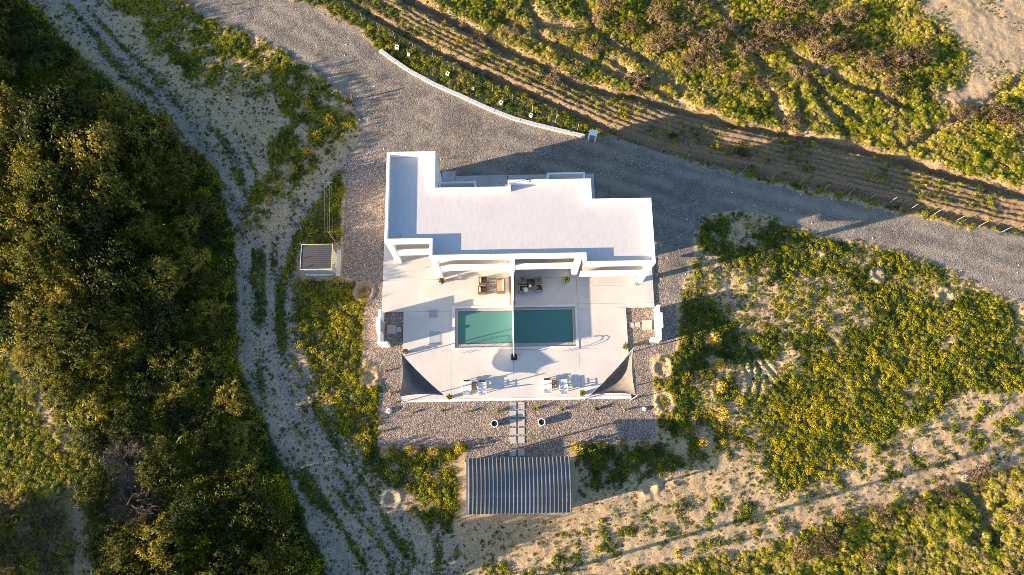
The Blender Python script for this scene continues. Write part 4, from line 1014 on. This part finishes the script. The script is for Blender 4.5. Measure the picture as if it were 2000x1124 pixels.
# loose stones along the drive and on the track
def rock_mesh(seed):
    rng = np.random.default_rng(seed); m = MB(); k = 6
    m.lathe([(.55, -.3), (.95, .0), (.8, .35), (.3, .55)], k)
    m.v = [tuple(np.array(v) * rng.uniform(.7, 1.25, 3)) for v in m.v]; return m.mesh('stone', M['rock'])
rocks = proto_collection('loose_stone', [rock_mesh(i) for i in range(5)])
edge_ = np.clip(1 - np.abs(Z_road - .5) * 2, 0, 1)
x, y, z = throw(np.maximum(edge_ * .6, np.maximum(Z_road * .05, np.maximum(Z_track * .10, Z_band * .06))) * (1 - np.clip(pad, 0, 1)), 6, seed=5)
scatter('loose_stones', x, y, z, rocks, 5, np.clip(RNG.exponential(.028, len(x)), .015, .09), RNG.random(len(x)))

# ------------------------------------------------------------------ trees of the thicket on the left
def cell_labels(items, rows, cols, form):
    """labels that single out each plant: row band + column band + rank inside its cell"""
    cells = {}
    for it in items:
        r = next(n_ for lim, n_ in rows if it['py'] < lim); c = next(n_ for lim, n_ in cols(it['py']) if it['px'] < lim)
        cells.setdefault((r, c), []).append(it)
    ords = ['first', 'second', 'third', 'fourth', 'fifth', 'sixth', 'seventh', 'eighth', 'ninth', 'tenth']
    cnt = ['', '', 'two', 'three', 'four', 'five', 'six', 'seven', 'eight', 'nine', 'ten']
    for (r, c), L in cells.items():
        L.sort(key=lambda i: i['py']); n_ = len(L)
        for i, it in enumerate(L):
            rk = '' if n_ == 1 else '%s of %s downward' % (ords[i], cnt[n_])
            it['label'] = form(it, r, c, rk)

FEDGE = [(60,20),(130,100),(200,160),(250,200),(330,260),(390,310),(428,380),(444,450),(448,560),(450,640),(458,720),(490,800),(530,880),(555,950),(590,1060),(640,1160)]
WEDGE = [(-90,-40),(-90,600),(0,655),(40,690),(95,750),(155,830),(185,872),(172,940),(190,1010),(205,1160)]
fpoly = PW([(-80,-60),(40,-30)] + FEDGE + [(205,1160),(190,1010),(172,940),(185,872),(155,830),(95,750),(40,690),(0,655),(-80,610)])
def dist_line(px, x, y):
    p = PW(px); return min(np.hypot(*(np.array([x, y]) - (a + np.clip(np.dot(np.array([x, y]) - a, b - a) / np.dot(b - a, b - a), 0, 1) * (b - a)))) for a, b in zip(p[:-1], p[1:]))
def pix(x, y, z):
    f = y * _st - (z - CAMH) * _ct; d = -y * _ct - (z - CAMH) * _st
    return 1000 + FOC * x / f, 562 + FOC * d / f
REACH = [(-150,150),(-50,230),(50,265),(100,480),(200,620),(290,590),(380,640),(480,725),(540,620),(620,555),(700,560),(800,590),(900,740),(1000,830),(1100,930),(1200,980)]
rng = np.random.default_rng(5); trees = []; tries = 0
while tries < 5000 and len(trees) < 150:
    tries += 1
    x = rng.uniform(fpoly[:, 0].min(), fpoly[:, 0].max()); y = rng.uniform(-10.5, 47)
    if not inside(fpoly, np.array([x]), np.array([y]))[0]: continue
    de = dist_line(FEDGE, x, y); dw = dist_line(WEDGE, x, y)
    qx, qy = pix(x, y, 3.0); xt = 600.0
    for _ in range(3): xt = float(np.interp(qy - .27 * max(0, xt - qx), [p[0] for p in REACH], [p[1] for p in REACH]))
    hm = max(1.2, (xt - qx) / 22.5 * .243)
    h = min(hm, 1.6 + .75 * dw, 7.0) * (rng.uniform(.55, .85) if rng.random() < .6 else rng.uniform(.95, 1.22))
    r = np.clip(.85 + .30 * h * rng.uniform(.8, 1.2), 1.0, 2.7)
    if de < r * .55 or dw < r * .35: continue
    if any(math.hypot(x - t_['x'], y - t_['y']) < .78 * (r + t_['r']) * .92 for t_ in trees): continue
    trees.append(dict(x=x, y=y, r=r, h=h, de=de))
for t_ in trees: t_['px'], t_['py'] = pix(t_['x'], t_['y'], t_['h'] * .8)
trees = [t_ for t_ in trees if t_['px'] > -70 and -60 < t_['py'] < 1170]
CRW = [crown_mesh(100 + i, 1.0, 1.0, (62, 44, 84)[i % 3], (84, 98, 63)[i % 3], (.22, .27, .18)[i % 3], (.050, .060, .040)[i % 3], M['tree'], .22) for i in range(9)]
BARE = []
for i in range(2):
    rg = np.random.default_rng(300 + i)
    BARE.append(leafmesh('twigs', np.concatenate([blades(420, .6, .5, .9, .0045, rg, .35), blades(500, .7, .4, 1.3, .0045, rg, .6)]), M['twig']))
def trunk_mesh(seed):
    rg = random.Random(seed); m = MB(); m.tube((0, 0, -.1), (.03, .02, .42), .055, .038, 7)
    for i in range(5):
        a = i * 1.256 + rg.random(); z = rg.uniform(.25, .42)
        e_ = (math.cos(a) * .5, math.sin(a) * .5, z + rg.uniform(.15, .35)); m.tube((.02, .01, z), e_, .028, .01, 5)
    return m.mesh('trunk', M['bark'])
TRK = [trunk_mesh(i) for i in range(4)]
rows = [(120, 'by the photo top'), (250, 'level with gravel junction'), (400, 'level with house roof'), (520, 'level with shed'), (660, 'level with pool'),
        (790, 'level with lower patio'), (900, 'level with pebble garden'), (1010, 'level with carport'), (5000, 'by the photo bottom')]
def edge_x(line, py):
    ys_ = [p[1] for p in line]; xs_ = [p[0] for p in line]; return float(np.interp(py, ys_, xs_))
def cols(py):
    a, b = edge_x(WEDGE, py), edge_x(FEDGE, py); w = b - a
    return [(a + w * .25, 'western rim'), (a + w * .5, 'left of middle'), (a + w * .78, 'right of middle'), (99999, 'eastern rim')]
for t_ in trees:
    t_['kind'] = 'bare' if (190 < t_['px'] < 250 and 870 < t_['py'] < 1000) else 'leafy'
cell_labels(trees, rows, cols, lambda it, r, c, rk: '%s in thicket, %s, %s%s' % (
    'leafless grey tree' if it['kind'] == 'bare' else ('tall olive tree' if it['h'] > 4.2 else ('low dark tree' if it['h'] < 2.6 else 'dark green tree')), c, r, (', ' + rk) if rk else ''))
for i, t_ in enumerate(trees):
    e = empty('bare_tree' if t_['kind'] == 'bare' else 'scrub_tree', (t_['x'], t_['y'], gz(t_['x'], t_['y'])), rng.random() * 6.28, label=t_['label'], cat='tree', group='trees of the thicket on the left')
    o = bpy.data.objects.new('trunk', TRK[i % 4]); C.objects.link(o); o.parent = e; o.scale = (t_['r'], t_['r'], t_['h'])
    mm = BARE[i % 2] if t_['kind'] == 'bare' else CRW[int(rng.integers(0, 9))]
    o = bpy.data.objects.new('crown', mm); C.objects.link(o); o.parent = e
    o.scale = (t_['r'] * rng.uniform(1.05, 1.3), t_['r'] * rng.uniform(1.05, 1.3), t_['h'])

for i, (px_, py_, h_) in enumerate([(-150,110,5.2),(-190,190,5.5),(-120,215,5.0),(-230,100,5.5),(-90,70,4.6),(-160,30,4.8),(-110,150,5.0),(-100,1085,3.4),(-150,1120,4.0),(-80,1150,3.6),(-200,1100,4.0)]):
    X, Y = P(px_, py_, h_ * .7); u_ = i < 7
    e = empty('scrub_tree', (X, Y, gz(X, Y)), i * 1.3, label='tall dark tree standing just outside the %s left corner of the photo' % ('upper' if u_ else 'lower'), cat='tree', group='trees outside the %s left corner' % ('upper' if u_ else 'lower'))
    o = bpy.data.objects.new('trunk', TRK[i % 4]); C.objects.link(o); o.parent = e; o.scale = (2.4, 2.4, h_)
    o = bpy.data.objects.new('crown', CRW[i % 8]); C.objects.link(o); o.parent = e; o.scale = (2.9, 2.9, h_)

# ------------------------------------------------------------------ single shrubs
dry = []
for i in range(5):
    rg = np.random.default_rng(200 + i)
    dry.append(crown_mesh(200 + i, .85, .9, 30 + 4 * i, 70, .20, .040, M['dry'], .12))
def put(name, me_, part, px, py, s, lab, cat, grp, hs=1.0, dz=0.0):
    X, Y = P(px, py)
    e = empty(name, (X, Y, gz(X, Y) + dz), random.random() * 6.28, label=lab, cat=cat, group=grp)
    o = bpy.data.objects.new(part, me_); C.objects.link(o); o.parent = e; o.scale = (s, s, s * hs); return e
bush = []
spots = [(1185,20,1.2),(1290,22,1.3),(1355,12,1.2),(1170,45,.9),(1285,42,1.0),(1300,82,1.4),(1275,95,1.2),(1330,75,1.1),(1365,100,1.5),(1395,85,1.2),(1350,122,1.2),(1400,130,1.0),(1450,100,1.1),(1490,60,1.1),(1480,95,1.0),(1440,160,.9),(1485,165,1.0),
         (1520,70,1.2),(1545,75,1.0),(1570,68,1.0),(1590,102,1.3),(1620,98,1.2),(1650,100,1.4),(1605,50,1.1),(1640,40,1.0),(1670,35,1.0),(1690,130,1.2),(1735,128,1.3),(1760,122,1.2),(1790,118,1.1),(1738,172,1.1),(1555,150,1.0),(1545,245,1.0),(1245,160,1.2),(1245,170,.9),
         (1520,12,1.2),(1550,20,1.1),(1880,225,1.1),(1935,225,1.2),(1975,245,1.1),(1955,235,.9),(1100,75,.8),(1160,95,.8),(1420,55,1.0),(1230,60,.9),(1080,160,.8),(1000,65,.7),(935,75,.7),(905,50,.6)]
for x, y, s in spots: bush.append(dict(px=x, py=y, s=s, f='upper field'))
for x, y, s in ((1610,1060,1.1),(1840,960,1.0),(1905,920,1.0),(1720,1005,.9),(1785,990,.8),(1560,1080,.9),(1700,1090,.9),(1975,1010,.9),(1650,1010,.7)): bush.append(dict(px=x, py=y, s=s, f='lower right field'))
for x, y, s in ((20,1000,1.2),(95,1005,1.1),(30,1075,1.2),(80,1070,1.0),(105,1110,1.0),(55,1040,1.0),(120,1060,.9),(15,1110,1.0),(60,985,.8),(110,1025,.8)): bush.append(dict(px=x, py=y, s=s, f='lower left corner'))
def bcols(py): return [(160,'by the thicket'),(960,'left of centre'),(1130,'above the kerb'),(1270,'above gate pillar'),(1400,'left of brown patch'),(1510,'in brown patch'),(1640,'right of brown patch'),(1780,'left of bare sand'),(1860,'touching bare sand'),(9999,'by right edge')]
brow = [(35, 'at photo top'), (80, 'upper part'), (110, 'middle part'), (140, 'below middle'), (260, 'lower part'), (975, 'upper part'), (1045, 'middle part'), (5000, 'at photo bottom')]
def blab(it, r, c, rk): return 'brown shrub, %s, %s, %s%s' % (it['f'], c, r, (', ' + rk) if rk else '')
cell_labels(bush, brow, bcols, blab)
for i, b in enumerate(bush): put('dry_shrub', dry[i % 5], 'stems', b['px'], b['py'], b['s'] * 1.25, b['label'], 'shrub', 'dry brown shrubs in the fields', .85)
put('straw_clump', leafmesh('blades', blades(160, .3, .7, 1.0, .016, np.random.default_rng(77)), M['straw']), 'blades', 1510, 92, 1.1, 'single pale straw-yellow grass clump among brown shrubs in the upper field', 'grass clump', None)

yel = [leafmesh('foliage', cards(*(lambda d: (d * np.array([1, 1, .9]) * RNG.uniform(.45, 1, (len(d), 1)) + np.array([0, 0, .62]), d))(unit(RNG.normal(size=(150, 3)))), .15, RNG), M['yellow']) for _ in range(3)]
oli = [leafmesh('foliage', cards(*(lambda d: (d * np.array([1, 1, .9]) * RNG.uniform(.45, 1, (len(d), 1)) + np.array([0, 0, .62]), d))(unit(RNG.normal(size=(150, 3)))), .15, RNG), M['olive']) for _ in range(3)]
gy = 'young yellow shrubs planted round the garden'
for i, (x, y, s, ty, lab) in enumerate([
    (716,882,.30,'y','yellow shrub at the left end of the row below the pebble garden'),(753,884,.28,'y','yellow shrub second from the left below the pebble garden'),(801,881,.32,'y','yellow shrub third from the left below the pebble garden'),
    (846,880,.32,'y','yellow shrub fourth from the left below the pebble garden'),(897,878,.36,'y','yellow shrub fifth from the left, next to the stepping-tile garden'),
    (1127,872,.36,'y','bright yellow-green shrub beside the upper right corner of the carport roof'),(1174,869,.30,'o','dull olive shrub right of the bright one at the carport corner'),(1216,869,.36,'o','round dark olive shrub under the shaded pebble corner, the left of two'),(1262,870,.30,'o','round dark olive shrub under the shaded pebble corner, the right of two'),
    (1372,866,.36,'y','lone vivid yellow shrub standing in the carport shadow'),(1412,863,.20,'y','tiny yellow shrub at the tip of the carport shadow'),
    (1394,664,.40,'y','yellow shrub in a hollow, topmost of the column right of the east screen wall'),(1405,712,.40,'y','yellow shrub in a hollow, second of the column right of the pebble bed'),(1406,758,.42,'y','yellow shrub in a hollow, third of the column right of the pebble bed'),(1409,808,.42,'y','yellow shrub, lowest of the column right of the pebble bed'),
    (600,298,.36,'y','yellow shrub beside the fork of the two dirt ruts'),(576,335,.30,'y','yellow shrub in a spoil ring, uppermost of the four in the shaded verge'),(550,362,.28,'y','yellow shrub in a spoil ring, second of the four in the shaded verge'),(525,397,.28,'y','yellow shrub in a spoil ring, third of the four in the shaded verge'),(501,430,.26,'o','faint shrub in a spoil ring, lowest of the four in the shaded verge'),
    (622,268,.40,'y','yellow shrub in the weeds right of the shaded clearing'),(646,238,.42,'y','yellow shrub near the marker post by the drive'),(602,205,.36,'y','yellow shrub at the upper end of the roadside verge'),(588,676,.34,'y','pale yellow shrub on the left edge of the garden weeds'),(612,684,.30,'y','second yellow shrub on the left edge of the garden weeds, inward of the pale one')]):
    put('yellow_shrub' if ty == 'y' else 'olive_shrub', (yel if ty == 'y' else oli)[i % 3], 'foliage', x, y, s * 1.45, lab, 'shrub', gy, 1.1)
gs = 'small spiky plants in the pebble garden'
spk = [leafmesh('blades', blades(46, .12, .75, .8, .02, np.random.default_rng(400 + i), .3), M['olive']) for i in range(3)]
for i, (x, y, s, lab) in enumerate([(809,806,.55,'first small spiky plant from the left in the pebble garden'),(866,803,.45,'second small spiky plant from the left in the pebble garden'),(917,804,.62,'third small spiky plant from the left in the pebble garden'),(975,803,.85,'pale spiky plant just left of the stepping tiles'),
    (1046,799,.75,'spiky plant just right of the stepping tiles'),(1099,800,.65,'spiky plant below the right-hand pair of loungers'),(1166,799,.85,'bushy spiky plant in the pebbles below the right sail'),(1222,801,.6,'yellowish spiky plant left of the white boulder on the right'),
    (767,768,.7,'ragged plant at the left edge of the pebble bed beside the left sail'),(757,725,.6,'ragged plant in the pebble strip above the left sail corner'),(1242,776,.5,'small plant at the lower right corner of the patio'),(752,842,.6,'small plant at the lower left corner of the pebble garden'),(776,786,.45,'small plant at the lower left corner of the patio')]):
    put('spiky_plant', spk[i % 3], 'blades', x, y, s, lab, 'plant', gs)
sc_ = put('straw_clump', leafmesh('blades', blades(220, .5, .5, 1.1, .016, np.random.default_rng(78)), M['straw']), 'blades', 712, 570, .75, 'dead straw-coloured plant in the round spoil ring left of the patio', 'plant', None)
m = MB(); m.lathe([(1.12, -.06), (1.0, .10), (.82, .20), (.62, .12), (.46, .02), (.2, .03), (.02, .05)], 26); rg = np.random.default_rng(9)
m.v = [tuple(np.array(v) * rg.uniform(.9, 1.1, 3)) for v in m.v]
m.build('soil_mound', M['spoil'], sc_, smooth=True)

# white boulders and urns
for x, y, s, lab in ((760,803,.27,'white boulder at the left end of the pebble garden'), (1259,799,.23,'white boulder at the right end of the pebble garden')):
    m = MB(); m.lathe([(.8, -.2), (1.0, .2), (.75, .7), (.25, .95)], 9); rg = np.random.default_rng(int(x))
    m.v = [tuple(np.array(v) * rg.uniform(.85, 1.15, 3) * s) for v in m.v]
    X, Y = P(x, y); m.build('boulder', M['rock'], None, loc=(X, Y, 0), bevel=.03, label=lab, cat='boulder', group='white boulders in the pebble garden')
def urn(px, py, lab):
    X, Y = P(px, py, .4); e = empty('urn', (X, Y, 0), 0, label=lab, cat='urn', group='white urns in the pebble garden')
    MB().lathe([(.17, 0), (.24, .08), (.315, .32), (.30, .47), (.325, .52), (.325, .56), (.255, .56), (.235, .47)], 28).build('body', M['white'], e, smooth=True)
    MB().lathe([(.23, .40), (.236, .475), (.12, .49), (.02, .50)], 18).build('soil', M['soil'], e); return e
urn(966, 828, 'round white urn with dark soil left of the stepping tiles'); urn(1058, 825, 'round white urn with dark soil right of the stepping tiles')

# potted plants
def pot(px, py, r, h, mat, leaf, ls, lab, stem=0.0):
    X, Y = P(px, py, h); e = empty('potted_plant', (X, Y, PZ), random.random() * 6, label=lab, cat='potted plant', group='potted plants on the patio')
    MB().lathe([(r * .7, 0), (r, h * .9), (r * 1.08, h), (r * .9, h), (r * .86, h * .86), (.02, h * .88)], 18).build('pot', mat, e, smooth=True)
    d = unit(RNG.normal(size=(110, 3)) + np.array([0, 0, .3])); c_ = d * ls * RNG.uniform(.35, 1, (110, 1)) + np.array([0, 0, h + ls * .55 + stem])
    leafmesh_o = bpy.data.objects.new('foliage', leafmesh('foliage', cards(c_, d, .085, RNG), leaf)); C.objects.link(leafmesh_o); leafmesh_o.parent = e
    if stem: MB().tube((0, 0, h * .8), (0, 0, h + stem), .02, k=5).build('stem', M['bark'], e)
pot(863, 550, .17, .32, M['potdark'], M['pot_plant'], .36, 'potted green plant at the foot of the left porch pillar')
pot(1105, 548, .17, .34, M['potdark'], M['pot_plant'], .38, 'potted green plant in the shade left of the middle porch pillar')
pot(792, 688, .20, .38, M['terracotta'], M['dry'], .26, 'terracotta pot with reddish-brown plant at the upper corner of the left sail')
pot(1222, 678, .18, .34, M['potdark'], M['pot_plant'], .32, 'round bright green potted bush at the upper corner of the right sail')
pot(878, 776, .17, .32, M['potdark'], M['pot_plant'], .27, 'potted bush at the tip of the left sail')
pot(1137, 769, .19, .34, M['coping'], M['pot_plant'], .30, 'potted bush in a pale pot at the tip of the right sail')
x, y = P(1243, 556)
m = MB()
for i in range(26):
    a, b = i * .5, (i + 1) * .5; r0 = .13 + .012 * (i % 5)
    m.tube((r0 * math.cos(a), r0 * math.sin(a), .02 + .006 * i * .5), (r0 * math.cos(b), r0 * math.sin(b), .02 + .006 * (i + 1) * .5), .012, k=4)
m.build('garden_hose', M['hose'], None, loc=(x, y, PZ + .01), label='coiled green garden hose at the foot of the right porch pillar', cat='hose')

# ------------------------------------------------------------------ the two shade sails and what stands under the left one
def sail(name, corners, poles, lab):
    """corners: (px, py, z); a twisted triangle of cloth with hollow edges"""
    c = [Vector((*P(x, y, z), z)) for x, y, z in corners]
    cen = (c[0] + c[1] + c[2]) / 3
    e = empty(name, (cen.x, cen.y, 0), 0, label=lab, cat='shade sail')
    N = 18; m = MB(); idx = {}
    for i in range(N + 1):
        for j in range(N + 1 - i):
            u, v = i / N, j / N; w = 1 - u - v
            p = c[0] * w + c[1] * u + c[2] * v
            k = 4 * (u * v + v * w + w * u); hollow = .0
            for a, b, o_ in ((u, v, w), (v, w, u), (w, u, v)): hollow = max(hollow, 4 * a * b * (1 - o_) ** 4)
            p = p.lerp(cen, .13 * hollow)
            p.z -= .95 * max(0.0, 27 * u * v * w) ** .8 + .05 * math.sin(9 * v + 5 * u)
            idx[i, j] = len(m.v); m.v.append(tuple(p - Vector((cen.x, cen.y, 0))))
    for i in range(N):
        for j in range(N - i):
            m.f.append((idx[i, j], idx[i + 1, j], idx[i, j + 1]))
            if i + j < N - 1: m.f.append((idx[i + 1, j], idx[i + 1, j + 1], idx[i, j + 1]))
    m.build('cloth', M['sail'], e, smooth=True)
    for q in range(3):
        a, b = c[q], c[(q + 1) % 3]; mid = (a + b) / 2; mid = mid.lerp(cen, .135)
        r = MB(); pr = None
        for i in range(9):
            tt = i / 8; pnt = a * (1 - tt) ** 2 + (mid * 2 - (a + b) / 2) * 2 * tt * (1 - tt) + b * tt ** 2 - Vector((cen.x, cen.y, 0))
            if pr is not None: r.tube(pr, pnt, .012, k=4)
            pr = pnt
        r.build('edge_rope', M['pipe'], e)
    for q, (dx, dy) in poles.items():
        top = c[q] + Vector((dx, dy, .15)); top -= Vector((cen.x, cen.y, 0))
        MB().tube((top.x, top.y, -.1), (top.x, top.y, top.z), .045, k=10).build('pole', M['grey_metal'], e)
        MB().tube((top.x, top.y, top.z - .12), c[q] - Vector((cen.x, cen.y, 0)), .012, k=4).build('strap', M['pipe'], e)
sail('shade_sail', [(783,690,2.5),(781,775,3.2),(868,773,2.0)], {0: (-.12,.1), 1: (-.12,-.12), 2: (.14,-.06)}, 'dark triangular shade sail over the lower left corner of the patio')
sail('shade_sail', [(1236,682,2.5),(1241,771,3.2),(1150,774,2.0)], {0: (.12,.1), 1: (.12,-.12), 2: (-.14,-.06)}, 'beige triangular shade sail over the lower right corner of the patio')
